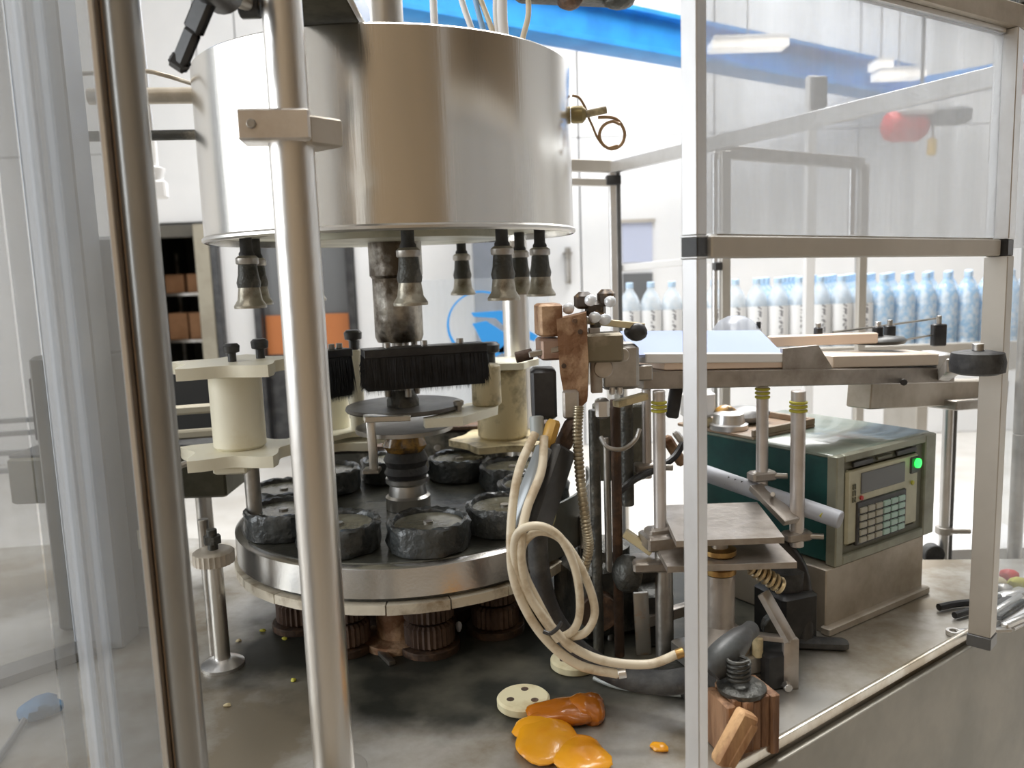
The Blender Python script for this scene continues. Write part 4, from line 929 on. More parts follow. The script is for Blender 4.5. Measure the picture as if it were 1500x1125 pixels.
ubox(.165, .225, -.0005, .004, bz1-.027, bz1-.018, .001).build('name_slot', BLACK, pc)
ubox(.108, .150, -.0002, .004, bz1-.025, bz1-.020, .0005).build('name_slot', OLIVE, pc)
ubox(.207, .235, -.002, .006, bz1-.066, bz1-.036, .002).build('switch_plate', BLACK, pc)
c = BX(.221, -.004, bz1-.047); MB().lathe(c, [(.0085, 0), (.0085, .004), (.005, .006)], 20, -vv).build('green_button', LED, pc, label='lit green button')
ubox(.050, .195, -.002, .006, bz0+.022, bz1-.088, .002).build('keypad_bezel', BLACK, pc)
K1 = mat('beige_key', (.42, .41, .34), .4); K2 = mat('teal_lit_key', (.42, .60, .54), .35)  # right-hand keys: teal light put into the key colour
k1 = k2 = None
for r_ in range(5):
    for c_ in range(6):
        u_ = .0565+c_*.0225; z_ = bz0+.0265+r_*.0128
        o = ubox(u_, u_+.0185, -.005, 0, z_, z_+.0098, .001).build('key', K2 if c_ >= 3 else K1, pc)
MB().cyl(BX(.062, 0, bz1-.082), BX(.062, -.003, bz1-.082), .004, n=10).build('red_lamp', REDP, pc)
MB().cyl(BX(.213, 0, bz1-.082), BX(.213, -.003, bz1-.082), .004, n=10).build('yellow_lamp', YEL, pc)
for k in range(3):
    mbx = MB(); z_ = bz1-.060-k*.011
    mbx.box(BX(.040, -.0002, z_), (.0015, .002, .009), M=MU).box(BX(.046, -.0002, z_), (.0015, .002, .009), M=MU).box(BX(.043, -.0002, z_+(.0035 if k < 2 else 0)), (.0060, .002, .0012), M=MU)
    mbx.build('printed_mark', OLIVE, pc)
pl_ = thing('controller_plinth', 'tan steel plinth box under the electronic controller', 'plinth', BX(Wd/2, Dp/2, ZT))
ubox(-.022, Wd-.02, .004, Dp-.02, ZT, bz0-.004, .002).build('box', PLINTH, pl_)
ubox(-.028, Wd-.014, -.008, .010, ZT, ZT+.014, .002).build('base_strip', PLINTH, pl_)
# tray on controller
ty = thing('brown_tray', 'shallow brown tray with loose parts on top of the controller', 'tray', BX(-.02, .22, bz1))
ubox(-.005, .17, .17, .36, bz1, bz1+.006, .001).build('base', TRAYM, ty)
ubox(-.005, .17, .17, .176, bz1+.006, bz1+.018, .001).build('edge', TRAYM, ty)
ubox(.164, .17, .176, .36, bz1+.006, bz1+.018, .001).build('edge', TRAYM, ty)
c = BX(.02, .25, bz1+.006)
single(MB().lathe(c, [(.035, 0), (.036, .010), (.030, .012), (.028, .03), (.016, .034)], 24), 'metal_cap', ALU, 'round metal cap in the brown tray on the controller', 'cap')
c = BX(-.01, .30, bz1+.006)
t = thing('white_part', 'white block with amber plug lying behind the upright on the brown tray', 'block', c)
MB().box(c+V((0, 0, .045)), (.06, .04, .05), R(20), bev=.006).build('block', WHITEP, t)
MB().box(c+V((0, 0, .01)), (.05, .03, .02), R(20), bev=.003).build('stand', CREAM2, t)
MB().blob(c+V((.05, -.01, .022)), (.022, .02, .022), 8, amp=.1).build('plug', GREASE, t)
single(MB().blob(BX(.09, .27, bz1+.022), (.05, .035, .018), 11, amp=.12, flat=-.016), 'crumpled_bag', mat('grey_plastic_bag', (.36, .36, .36), .3, 0, (.2, .2, .2), 20, bump=.5, bscale=20), 'crumpled grey plastic bag on the brown tray', 'bag')
# striped white tube in front of controller side
ta, tb2 = at(1030, 692, 1.40), at(1232, 762, 1.25)
pt = thing('printer_conduit', 'pale tube with black marks slanting across the controller side', 'conduit', tb2)
MB().cyl(ta, tb2, .0145, n=24).build('tube', mat('pale_conduit', (.42, .44, .49), .5), pt)
dt = (tb2-ta)
for k in range(3):
    c = ta+dt*(.17+.05*k)+V((0, -.0142, .002)); MB().bar(c+V((-.003, 0, -.007)), c+V((.004, -.0005, .007)), .002, .0035, 0).build('black_mark', BLACK, pt)
c = ta+dt*.86+V((-.002, -.0142, .0)); MB().lathe(c, [(.005, 0), (.005, .0015)], 4, (0, -1, 0), False).build('yellow_mark', YEL, pt)
# arm from leg foot to plate
ba = thing('slanting_plate', 'flat steel plate slanting down between the two taped legs', 'plate', at(1165, 770, 1.27))
MB().bar(at(1108, 712, 1.33), at(1160, 765, 1.26), .032, .010).build('plate', CVM, ba)
MB().cyl(at(1132, 727, 1.30), at(1132, 724, 1.285), .004, n=10).build('bolt', DULL, ba)

# ------------------------------------------------------------------ lift assembly under conveyor
px0 = at(1062, 900, 1.13).x; PY = 1.15
la = thing('lift_unit', 'tan steel lift unit with plates, brass rings and pillar right of the near upright', 'lift unit', (px0, PY, ZT))
z_a = at(1062, 740, 1.24).z; z_b = at(1062, 822, PY).z
MB().prism([(px0-.07, PY-.02), (px0+.085, PY-.02), (px0+.10, PY+.16), (px0-.06, PY+.16)], at(1090, 795, PY-.02).z-.003, at(1090, 795, PY-.02).z+.006).build('upper_plate', CVM, la)
MB().prism([(px0-.085, PY-.03), (px0+.10, PY-.03), (px0+.10, PY+.08), (px0-.085, PY+.08)], z_b-.003, z_b+.006).build('lower_plate', CVM, la)
zu = at(1090, 795, PY-.02).z
MB().cyl((px0, PY+.01, z_b+.006), (px0, PY+.01, zu-.003), .012, n=16).build('shaft', DULL, la)
MB().lathe((px0, PY+.01, z_b+.006), [(.02, 0), (.024, .003), (.024, .010), (.016, .012)], 24).build('brass_ring', BRASS, la)
MB().lathe((px0, PY+.01, z_b-.022), [(.012, 0), (.024, .002), (.024, .010), (.010, .019)], 24).build('brass_ring', BRASS, la)
zp = z_b-.022
MB().lathe((px0, PY+.01, ZT+.05), [(.046, 0), (.046, .015), (.022, .035), (.022, zp-ZT-.05)], 28).build('pillar', CVM, la)
MB().box((px0, PY+.01, ZT+.036), (.11, .10, .028), R(20), bev=.003).build('base_block', DULL, la)
MB().box((px0, PY+.01, ZT+.011), (.17, .10, .022), R(20), bev=.003).build('base_block', DARK, la)
sg = thing('coil_spring', 'tan coil spring slanting down right of the pillar', 'spring', at(1140, 855, 1.15))
s0, s1_ = at(1098, 828, 1.15), at(1146, 860, 1.15); pts = []; dl = (s1_-s0); nn = dl.normalized(); e1 = V((0, 1, 0)); e2 = nn.cross(e1).normalized(); e1 = e2.cross(nn)
for i in range(57): a_ = i*2*math.pi/8; pts.append(s0+dl*(i/56)+e1*math.cos(a_)*.010+e2*math.sin(a_)*.010)
MB().tube(pts, .0032, 6, 2).build('coil', mat('spring_tan', (.62, .50, .30), .35, .7), sg)
MB().cyl(s0, s1_, .005, n=10).build('core', DARK, sg)
bk = thing('bent_bracket', 'bent steel flat bracket standing on the bench right of the lift unit', 'bracket', onz(1157, 1008, ZT))
q0 = onz(1157, 1008, ZT); q1 = at(1150, 935, q0.y); q2 = at(1118, 868, q0.y+.03)
q1 = V((q0.x, q0.y, q1.z))
MB().bar(q0, q1, .022, .010).build('foot_bar', CVM, bk)
MB().bar(q1+V((0, 0, -.004)), q2, .022, .010).build('upper_bar', CVM, bk)
MB().bar(q1+V((0, 0, -.002)), q1+V((-.07, .02, 0)), .014, .008).build('tie_bar', CVM, bk)
MB().cyl(q1+V((-.045, .008, -.03)), q1+V((-.045, .008, 0)), .008, n=12).build('stud', CREAM2, bk)
bk2 = thing('rusty_bracket', 'upright flat bracket with orange rust left of the near upright', 'bracket', onz(942, 958, ZT))
q0 = onz(943, 958, ZT); q2 = at(932, 868, q0.y)
MB().bar(q0, V((q0.x-.004, q0.y, q2.z)), .024, .008).build('bar', mat('half_rusted_flat', (.42, .40, .36), .4, .7, (.45, .22, .05), 14, .5, .62), bk2)
MB().bar(V((q0.x, q0.y+.01, ZT+.05)), V((q0.x+.09, q0.y+.06, ZT+.05)), .016, .018).build('tie_bar', CVM, bk2)
MB().bar(V((q0.x+.09, q0.y+.06, ZT)), V((q0.x+.09, q0.y+.06, ZT+.06)), .02, .02).build('bar', DARK, bk2)
MB().box((q0.x+.025, q0.y+.05, ZT+.045), (.05, .06, .09), R(10), bev=.004).build('block', DARK, bk2)
d0 = V((at(1150, 900, 1.28).x, 1.28, ZT))
dm = thing('controller_shade_block', 'black block added for the shade under the controller, behind the bent bracket', 'motor', d0)
MB().box(d0+V((0, 0, .045)), (.07, .08, .09), R(20), bev=.006).build('body', BLACK, dm)  # black mass added to stand for the shadow under the controller
MB().lathe(d0+V((0, 0, .09)), [(.03, 0), (.03, .03), (.02, .036)], 24).build('cap', BLACKR, dm)
MB().cyl(d0+V((-.03, -.05, .04)), d0+V((-.03, -.03, .04)), .02, n=18).build('side_stub', DARK, dm)
d1_ = V((at(1128, 960, 1.12).x, 1.14, ZT))
dk = thing('black_block', 'small black block with a screw standing inside the bent bracket', 'block', d1_)
MB().box(d1_+V((.01, 0, .028)), (.05, .05, .056), R(15), bev=.004).build('body', BLACK, dk)
MB().cyl(d1_+V((.02, -.03, .012)), d1_+V((.02, -.042, .012)), .006, n=10).build('screw', ALU, dk)
# black hose and stand
bs = thing('black_stand', 'black curved foot stand on the bench beside the plinth', 'stand', onz(1175, 950, ZT))
q0 = onz(1178, 948, ZT)
MB().tube([q0+V((0, 0, .008)), q0+V((.006, .02, .06)), q0+V((.0, .03, .12)), q0+V((-.03, .05, .17))], .014, 12).build('stem', BLACK, bs)
MB().bar(q0+V((-.02, 0, .009)), q0+V((.065, -.015, .009)), .022, .018, .005).build('foot', BLACKR, bs)
# copper motor
cm0 = onz(1082, 1110, ZT)
WOOD = mat('split_brown_wood', (.40, .23, .13), .7, 0, (.17, .085, .045), 14, .42, .62, .8, 22, (2.2, 2.2, .35))
WOODL = mat('orange_lit_wood', (.62, .38, .19), .65, 0, (.34, .17, .08), 12, .45, .62, .8, 22, (2.2, 2.2, .5))  # paler copy of the brown wood, orange light put into its tone
cmx, cmy = at(1086, 1050, .98).x, .98
cm = thing('wooden_block', 'split brown wooden block with a spring on top beside the near upright foot', 'block', (cmx, cmy, ZT))
zm = at(1084, 1000, cmy).z
hm = (zm-.006-ZT); M14 = Matrix.Rotation(R(14), 3, 'Z'); rw = random.Random(8)
for k in range(6):
    x0_ = -.036+k*.012; dep = .058+rw.uniform(-.008, .008); hh_ = hm-rw.uniform(0, .007)
    MB().box(V((cmx, cmy, ZT+hh_/2))+M14@V((x0_+.006, rw.uniform(-.002, .002), 0)), (.0125, dep, hh_), R(14+rw.uniform(-3, 3)), bev=.0018).build('wood_stave', WOOD, cm)
MB().lathe((cmx, cmy, zm-.010), [(.030, 0), (.031, .006), (.024, .010)], 32).build('top_washer', DARK, cm)
pts = [V((cmx-.004+math.cos(i*2*math.pi/8)*.014, cmy+math.sin(i*2*math.pi/8)*.014, zm+.004+i*.00075)) for i in range(40)]
MB().tube(pts, .0024, 6, 2).build('spring', DARK, cm)
w0, w1 = V((cmx-.040, cmy-.052, ZT+.010)), V((cmx-.004, cmy-.044, ZT+.072))
wp = thing('wood_splinter', 'orange-lit split piece of wood leaning against the brown wooden block', 'wood', w0)
MB().bar(w0, w1, .020, .026, .003).bar(w0+V((.010, -.003, 0)), w0.lerp(w1, .8)+V((.012, -.003, 0)), .012, .012, .002).build('piece', WOODL, wp)
aj = thing('black_arm', 'bent black arm joining the spring to the pillar', 'bent_arm', (cmx, cmy, zm+.03))  # black arm, bent between the spring and the pillar
MB().tube([at(1040, 985, .99), at(1058, 962, 1.0), at(1085, 935, 1.03), at(1100, 922, 1.06)], .018, 14, rf=lambda t_, i: .012+.008*math.sin(math.pi*min(1, t_*1.1+.12))).build('bent_arm', mat('charcoal_arm', (.07, .075, .075), .45, 0, (.04, .04, .04), 16, bump=.1), aj)

# ------------------------------------------------------------------ sensor head with rusty block
RB = 1.12
rb = thing('rusty_block', 'rusty brown clamp block standing upright beside the pale conveyor cover', 'clamp block', at(838, 600, RB))
j0 = [at(815, 468, RB), at(858, 458, RB), at(862, 530, RB), at(860, 588, RB), at(842, 606, RB), at(828, 590, RB), at(820, 545, RB)]
mb = MB(); vs = j0+[p+V((.006, .05, 0)) for p in j0]; nj = len(j0)
mb.add(vs, [tuple(range(nj-1, -1, -1)), tuple(range(nj, 2*nj))]+[(i, (i+1) % nj, nj+(i+1) % nj, nj+i) for i in range(nj)]).build('plate', RUST, rb)
MB().box(at(803, 468, RB+.03), (.032, .05, .045), R(8), bev=.003).build('upper_block', RUST, rb)
MB().box(at(804, 510, RB+.03), (.030, .05, .030), R(8), bev=.003).build('lower_block', mat('dusty_pink_rust', (.40, .28, .22), .5, .4, (.25, .14, .10), 15), rb)
MB().box(at(836, 592, RB-.003), (.022, .014, .040), bev=.003).build('jaw', CVM, rb)
for x_, y_ in ((842, 470), (826, 536), (850, 486)): MB().cyl(at(x_, y_, RB+.002), at(x_, y_, RB-.005), .0035, n=10).build('bolt', RUSTD, rb)
MB().bar(at(775, 520, RB+.01), at(845, 505, RB+.01), .01, .008).build('clamp_bar', DULL, rb)
MB().cyl(at(780, 518, RB+.03), at(755, 524, RB+.03), .008, n=12).build('screw_end', RUSTD, rb)
kn = thing('knob_cluster', 'cluster of dark clamping knobs and clear wing nuts above the rusty block', 'clamp', at(870, 470, 1.17))
for x_, y_, r_ in ((855, 440, .014), (888, 436, .013), (872, 452, .015)):
    c = at(x_, y_, 1.17); MB().lathe(c-V((0, 0, .012)), [(r_*.6, 0), (r_, .004), (r_, .018), (r_*.5, .024)], 8, sm=False).build('knob', mat('brown_black_knob', (.05, .035, .025), .4, .2, (.25, .16, .08), 30, .5, .6), kn)
for x_, y_ in ((833, 452), (865, 440), (894, 442), (871, 465), (886, 468)):
    MB().blob(at(x_, y_, 1.14), (.009, .006, .008), x_, 12, .1).build('wing_nut', mat('wing_nut_plastic', (.8, .84, .9), .15, .2), kn)
MB().bar(at(862, 470, 1.17), at(940, 478, 1.2), .02, .010).build('arm', CREAM2, kn)
MB().cyl(at(872, 480, 1.17), at(872, 452, 1.17), .008, n=12).build('stem', DARK, kn)
MB().bar(at(905, 480, 1.19), at(950, 460, 1.20), .02, .02, .006).build('arm', BLACKR, kn) if False else None
MB().blob(at(932, 486, 1.19), (.016, .014, .014), 22, 14, .08).build('knob', BLACK, kn)
MB().box(at(878, 508, 1.16), (.062, .05, .040), bev=.003).build('body', mat('olive_clamp_body', (.22, .19, .13), .5, .5, (.42, .36, .28), 18, .45, .65, .2), kn)
sb = thing('gear_body', 'grey gearbox at the left end of the discharge conveyor', 'gearbox', at(900, 570, 1.18))
MB().box(at(905, 535, 1.20), (.055, .06, .065), bev=.005).build('housing', DULL, sb)
MB().cyl(at(884, 540, 1.17), at(884, 540, 1.145), .014, n=20).build('boss', CVM, sb)
MB().cyl(at(912, 520, 1.17), at(912, 520, 1.15), .010, n=16).build('boss', DULL, sb)
MB().bar(at(870, 480, 1.165), at(874, 575, 1.165), .016, .014).build('side_bar', CVM, sb)
MB().box(at(882, 598, 1.17), (.02, .02, .030), bev=.004).build('cable_gland', ALU, sb)
MB().box(at(908, 645, 1.33), (.085, .05, .125), bev=.004).build('lower_housing', mat('olive_dark', (.10, .095, .07), .5, .4, (.20, .18, .13), 20, .5, .7, .3, 40), sb)
MB().bar(at(992, 560, 1.30), at(984, 612, 1.30), .02, .014, .003).build('black_bar', BLACK, sb)
for x_ in (897, 908): MB().lathe(at(x_, 578, 1.16), [(.004, 0), (.005, .004), (.004, .01)], 10).build('clip', ALU, sb)
MB().bar(at(902, 592, 1.19), at(945, 580, 1.22), .016, .010).build('bracket', CREAM2, sb)
for i, (x_, y0_, y1_, Y_, r_, m_) in enumerate([(872, 600, 815, 1.22, .0085, DARK), (903, 585, 812, 1.24, .008, RUSTD), (918, 590, 740, 1.28, .011, DARK), (890, 640, 815, 1.30, .006, DULL)]):
    p_ = at(x_, (y0_+y1_)/2, Y_)
    single(MB().cyl((p_.x, Y_, ZT if i != 2 else at(x_, y1_, Y_).z), (p_.x, Y_, at(x_, y0_, Y_).z), r_, n=14), 'support_rod', m_,
           ['dark support rod just right of the ribbed conduit', 'rusty brown support rod under the gearbox', 'thick dark rod hanging under the gearbox', 'thin grey rod behind the gearbox supports'][i], 'rod')
single(MB().tube([at(880, 640, 1.20), at(890, 655, 1.19), at(912, 658, 1.19), at(930, 645, 1.20), at(937, 628, 1.2)], .0035, 8), 'thin_hose', DULL, 'thin grey hose curving under the gearbox', 'hose')
single(MB().tube([at(905, 722, 1.24), at(930, 702, 1.26), at(955, 690, 1.29), at(985, 672, 1.32), at(1000, 650, 1.34)], .006, 8), 'black_cable', BLACK, 'black cable rising to the right behind the conveyor legs', 'cable')
cr = thing('cross_fitting', 'brown plastic fitting with white clip behind the conveyor legs', 'fitting', at(985, 660, 1.36))
MB().bar(at(975, 640, 1.36), at(1000, 680, 1.36), .02, .018, .004).build('body', RUST, cr)
MB().bar(at(988, 632, 1.35), at(1000, 648, 1.35), .014, .012, .003).build('clip', WHITEP, cr)
# lower clutter under gearbox
lb = thing('dark_gearbox', 'dark oily gearbox low on the bench behind the cream hoses', 'gearbox', onz(885, 880, ZT))
g0 = V((at(885, 850, 1.36).x, 1.36, ZT))
MB().box(g0+V((0.01, 0, .065)), (.17, .12, .13), R(20), bev=.012).build('housing', DARK, lb)
MB().lathe(g0+V((.0, 0, .13)), [(.045, 0), (.045, .015), (.03, .022)], 24).build('cover', DARK, lb)
MB().cyl(g0+V((-.02, -.06, .06)), g0+V((-.02, -.095, .06)), .032, n=20).build('flange', RUSTD, lb)
g1_ = V((at(960, 840, 1.30).x, 1.30, ZT))
lb2 = thing('lower_clamp_stack', 'stack of tan clamp blocks at the foot of the left taped leg', 'clamp', g1_)
zf = at(970, 785, 1.22).z
MB().box((at(972, 785, 1.2).x, 1.215, zf-.004), (.06, .05, .022), R(10), bev=.003).build('block', CVM, lb2)
MB().cyl((at(972, 785, 1.22).x, 1.22, ZT+.0), (at(972, 785, 1.22).x, 1.22, zf-.014), .014, n=16).build('stem', DULL, lb2)
MB().bar(at(915, 780, 1.23), at(955, 808, 1.22), .016, .012).build('arm', CREAM2, lb2)
MB().box((at(965, 820, 1.2).x, 1.215, at(965, 822, 1.22).z), (.08, .05, .016), bev=.003).build('block', CVM, lb2)
MB().blob((at(920, 840, 1.22).x, 1.22, at(920, 840, 1.22).z), (.026, .024, .03), 9, 16, .08).build('boss', DARK, lb2)
# black/grey fork arm
fk = thing('sensor_arm', 'slanting sensor arm with grey face and black side left of the ribbed conduit', 'sensor', at(790, 770, 1.08))
f0, f1 = at(815, 655, 1.10), at(778, 768, 1.06)
MB().bar(f0+V((.004, 0, 0)), f1+V((.004, 0, 0)), .034, .042, .004).build('black_body', BLACK, fk)
n_ = (f1-f0).normalized(); 
MB().bar(f0+V((-.012, -.012, 0)), f1+V((-.018, -.012, 0)), .022, .030, .002).build('grey_face', mat('blue_grey_face', (.38, .41, .43), .35, .3), fk)
MB().cyl(at(800, 680, 1.07), at(800, 680, 1.06), .004, n=10).build('bolt', BLACK, fk)
MB().bar(at(812, 615, 1.10), at(798, 662, 1.09), .020, .016, .004).build('yellow_fitting', mat('amber_fitting', (.55, .33, .08), .4), fk)
MB().bar(at(842, 615, 1.12), at(822, 658, 1.11), .022, .020, .004).build('black_connector', RUSTD, fk)
MB().cyl(at(786, 610, 1.11), at(788, 645, 1.10), .010, n=14).build('grey_connector', mat('grey_fitting', (.35, .38, .38), .4), fk)
MB().box(at(796, 575, 1.14), (.035, .05, .07), bev=.004).build('upper_body', BLACK, fk)
bh = single(MB().tube([at(788, 760, 1.08), at(790, 830, 1.09), at(808, 900, 1.10), at(850, 955, 1.10), at(910, 990, 1.08), at(975, 1000, 1.05), at(1040, 988, 1.02)], .016, 14, rf=lambda t_, i: .0135+.004*t_), 'black_hose', BLACKR, 'thick black rubber hose curving down to the bench behind the cream hoses', 'hose')
# curved grey guard plate right of turntable
gp = []; 
for i in range(9): a_ = R(40+i*7); gp.append((CX+math.sin(a_)*.345, CY-math.cos(a_)*.345))
for i in range(8, -1, -1): a_ = R(40+i*7); gp.append((CX+math.sin(a_)*.340, CY-math.cos(a_)*.340))
gpt = thing('curved_guard', 'curved grey guard plate at the right of the turntable', 'guard', (CX+.25, CY-.24, ZT))
MB().prism(gp, zt_-.03, zt_+.06).build('plate', mat('dark_guard_grey', (.16, .16, .14), .4, .5, (.09, .09, .08), 8), gpt)
a_ = R(64); MB().cyl((CX+math.sin(a_)*.352, CY-math.cos(a_)*.352, ZT), (CX+math.sin(a_)*.352, CY-math.cos(a_)*.352, zt_+.02), .008, n=12).build('stay', DULL, gpt)
single(MB().tube([at(832, 680, 1.2), at(822, 705, 1.2), at(812, 730, 1.2), at(808, 760, 1.2), at(800, 775, 1.19)], .006, 8), 'yellow_strap', mat('olive_yellow', (.45, .42, .16), .4), 'short yellow strap hanging behind the sensor arm', 'strap')
# ribbed conduit
single(MB().tube([at(848, 595, 1.10), at(846, 640, 1.09), at(850, 700, 1.08), at(858, 765, 1.08), at(862, 805, 1.09), at(850, 850, 1.11)], .007, 12, 30, rf=lambda t_, i: .0072 if i % 3 else .0056), 'ribbed_conduit',
       mat('ribbed_metal', (.50, .45, .34), .35, .7, (.30, .25, .17), 20), 'ribbed flexible metal conduit hanging from the rusty block', 'conduit')
# cream hoses
HS = 1.0
hz = lambda L_, Y_=HS: [at(x_, y_, Y_+(.0 if len(q_) == 0 else q_[0])) for x_, y_, *q_ in L_]
ho1 = thing('cream_hose', 'left cream hose curving down and along the bench in front of the turntable', 'hose', at(780, 900, 1.0), 'cream hoses')
MB().tube(hz([(784, 635, .08), (760, 690, .05), (749, 765, .02), (751, 840), (774, 900), (808, 945), (850, 975), (905, 987)]), .0061, 10).build('hose', OFFW, ho1)
MB().cyl(at(905, 987, HS), at(917, 985, HS), .0068, n=12).build('ferrule', ALU, ho1)
ho2 = thing('cream_hose', 'right cream hose running to a brass end near the upright', 'hose', at(790, 900, 1.0), 'cream hoses')
MB().tube(hz([(797, 640, .08), (793, 690, .05), (772, 745, .02), (763, 800), (770, 860), (797, 905), (835, 945), (885, 968), (950, 973), (992, 958)]), .0061, 10).build('hose', OFFW, ho2)
MB().cyl(at(990, 959, HS), at(1002, 955, HS), .0066, n=12).build('ferrule', BRASS, ho2)
ho3 = thing('cream_hose', 'cream hose looping up into the inner coil below the sensor arm', 'hose', at(810, 900, 1.0), 'cream hoses')
MB().tube(hz([(818, 938, .0), (785, 890), (757, 835), (756, 785), (785, 770, -.01), (818, 785, -.01), (840, 825, -.01), (849, 870, -.01), (848, 905), (838, 925), (818, 935, .01)]), .0054, 10).build('hose', OFFW, ho3)
ho4 = thing('cream_hose', 'cream hose forming the outer coil reaching furthest right', 'hose', at(820, 900, 1.0), 'cream hoses')
MB().tube(hz([(812, 925, .012), (790, 885, .012), (768, 838, .012), (766, 800, .012), (788, 779, .0), (822, 790, 0), (850, 830, 0), (868, 875, 0), (870, 905), (855, 928), (825, 936, .015), (840, 952, .012)]), .0054, 10).build('hose', OFFW, ho4)
single(MB().tube([at(796, 925, .985), at(806, 928, .982), at(816, 921, .985), at(822, 912, .995)], .0028, 8), 'cable_tie', BLACK, 'black cable tie holding the cream hoses together', 'tie')
single(MB().tube([onz(870, 993, ZT+.006), onz(905, 1006, ZT+.004), onz(960, 1014, ZT+.004), onz(998, 1018, ZT+.006)], .0035, 8), 'clear_tube', mat('clear_tube', (.55, .58, .55), .15, alpha=.6), 'thin clear tube lying on the bench below the cream hoses', 'tube')

# ------------------------------------------------------------------ loose things on the bench
def disc(px_, py_, lab):
    c = onz(px_, py_, ZT); c.z = ZT
    t = thing('nylon_disc', lab, 'disc', c, 'cream nylon discs')
    MB().lathe(c, [(.036, 0), (.038, .002), (.038, .011), (.035, .014)], 44).build('disc', CREAMD, t)
    for k in range(3):
        a_ = k*2.094+1.45; MB().cyl(c+V((math.cos(a_)*.020, math.sin(a_)*.020, .0135)), c+V((math.cos(a_)*.020, math.sin(a_)*.020, .0145)), .0055, n=12).build('bolt_hole', RUSTD, t)
disc(767, 1033, 'round cream nylon disc with three dark holes on the bench')
disc(842, 975, 'second cream nylon disc half hidden under the cream hoses')
c = onz(835, 1058, ZT); c2 = onz(812, 1100, ZT)
gl = thing('rubber_glove', 'glossy crumpled orange and yellow rubber glove on the bench', 'glove', c)
mb = MB().blob(onz(828, 1052, ZT)+V((0, 0, .010)), (.048, .034, .014), 31, 28, .12, flat=-.010); mb.blob(onz(858, 1048, ZT)+V((0, 0, .010)), (.026, .034, .019), 32, 24, .14, flat=-.010); mb.blob(onz(800, 1058, ZT)+V((0, 0, .008)), (.03, .016, .011), 33, 24, .14, flat=-.008)
mb.build('wet_cuff', ORNG, gl)
mb = MB().blob(onz(800, 1090, ZT)+V((0, 0, .008)), (.044, .052, .010), 35, 28, .07, flat=-.008); mb.blob(onz(848, 1112, ZT)+V((0, 0, .007)), (.040, .042, .0095), 36, 24, .1, flat=-.007); mb.blob(onz(790, 1072, ZT)+V((0, 0, .007)), (.036, .03, .0095), 37, 20, .08, flat=-.007)
mb.build('palm', YELR, gl)
single(MB().blob(onz(966, 1097, ZT)+V((0, 0, .003)), (.012, .009, .005), 41, 14, .2, flat=-.003), 'yellow_scrap', YELR, 'small yellow scrap on the bench left of the near upright', 'scrap')
rnd = random.Random(5)
for i, (x_, y_) in enumerate([(430, 998), (417, 937), (385, 925), (350, 940), (333, 1035)]):
    single(MB().blob(onz(x_, y_, ZT)+V((0, 0, .002)), (.005, .004, .003), 50+i, 10, .2, flat=-.002), 'yellow_crumb', YEL if i < 3 else CREAM2,
           ['yellow crumb on the wet bench just left of the big post', 'yellow crumb behind the lowest one, left of the big post', 'yellow crumb farthest back near the turntable', 'cream crumb beside the adjusting screw foot', 'cream crumb at the left near the corner guard'][i], 'crumb')
t0 = onz(540, 940, ZT); t1 = onz(575, 975, ZT)
single(MB().bar(t0+V((0, 0, .004)), t1+V((0, 0, .004)), .012, .008), 'steel_strip', DULL, 'small steel strip lying on the bench right of the big post', 'strip')
c = onz(672, 918, ZT+.02); single(MB().blob(c, (.006, .005, .010), 60, 10, .2), 'clear_clip', mat('pale_clip', (.75, .8, .95), .1), 'tiny pale plastic clip under the turntable band', 'clip')

# tools at right
def tl(px_, py_): return onz(px_, py_, ZT)
t = thing('pliers', 'open pliers with dark handles lying across the bench behind the right post', 'pliers', tl(1420, 895))
MB().tube([tl(1375, 896)+V((0, 0, .008)), tl(1400, 891)+V((0, 0, .008)), tl(1440, 887)+V((0, 0, .008)), tl(1470, 880)+V((0, 0, .008))], .0065, 8).build('handle', BLACK, t)
MB().tube([tl(1398, 908)+V((0, 0, .008)), tl(1425, 900)+V((0, 0, .008)), tl(1455, 893)+V((0, 0, .008)), tl(1478, 882)+V((0, 0, .008))], .006, 8).build('handle', BLACK, t)
MB().bar(tl(1465, 882)+V((0, 0, .009)), tl(1500, 872)+V((0, 0, .009)), .022, .012, .003).build('jaw', STEEL, t)
t = thing('spanner', 'bright steel spanner lying on the bench left of the right post foot', 'spanner', tl(1420, 929))
MB().bar(tl(1400, 929)+V((0, 0, .004)), tl(1480, 925)+V((0, 0, .004)), .012, .006).build('shank', STEEL, t)
MB().lathe(tl(1397, 930), [(.007, .001), (.012, .001), (.012, .008), (.007, .008), (.007, .001)], 16, capa=False, capb=False).build('ring', STEEL, t)
pp = tl(1478, 905)
single(MB().prism([(pp.x-.02, pp.y-.05), (pp.x+.09, pp.y+.02), (pp.x+.07, pp.y+.10), (pp.x-.03, pp.y+.04)], ZT+.0005, ZT+.004), 'paper_sheet', PAPER, 'white paper sheet under the tools right of the corner post', 'paper')
for i, (x0, y0, x1, y1, m_) in enumerate([(1462, 912, 1500, 888, DARK), (1455, 905, 1495, 880, STEEL), (1470, 925, 1515, 905, STEEL)]):
    single(MB().bar(tl(x0, y0)+V((0, 0, .009)), tl(x1, y1)+V((0, 0, .009)), .012, .010, .002), 'hand_tool', m_, ['dark file lying on the white paper', 'bright screwdriver shank behind the dark file', 'bright steel bar nearest the bench lip on the paper'][i], 'tool')
for i, (x_, y_, m_) in enumerate([(1462, 862, CREAM2), (1478, 850, REDP), (1490, 862, YEL), (1470, 872, DULL)]):
    single(MB().blob(tl(x_, y_)+V((0, 0, .010)), (.016, .014, .012), 70+i, 12, .15, flat=-.010), 'small_part', m_, ['cream fitting in the pile behind the tools', 'red fitting in the pile behind the tools', 'yellow fitting in the pile behind the tools', 'grey fitting in the pile behind the tools'][i], 'fitting')

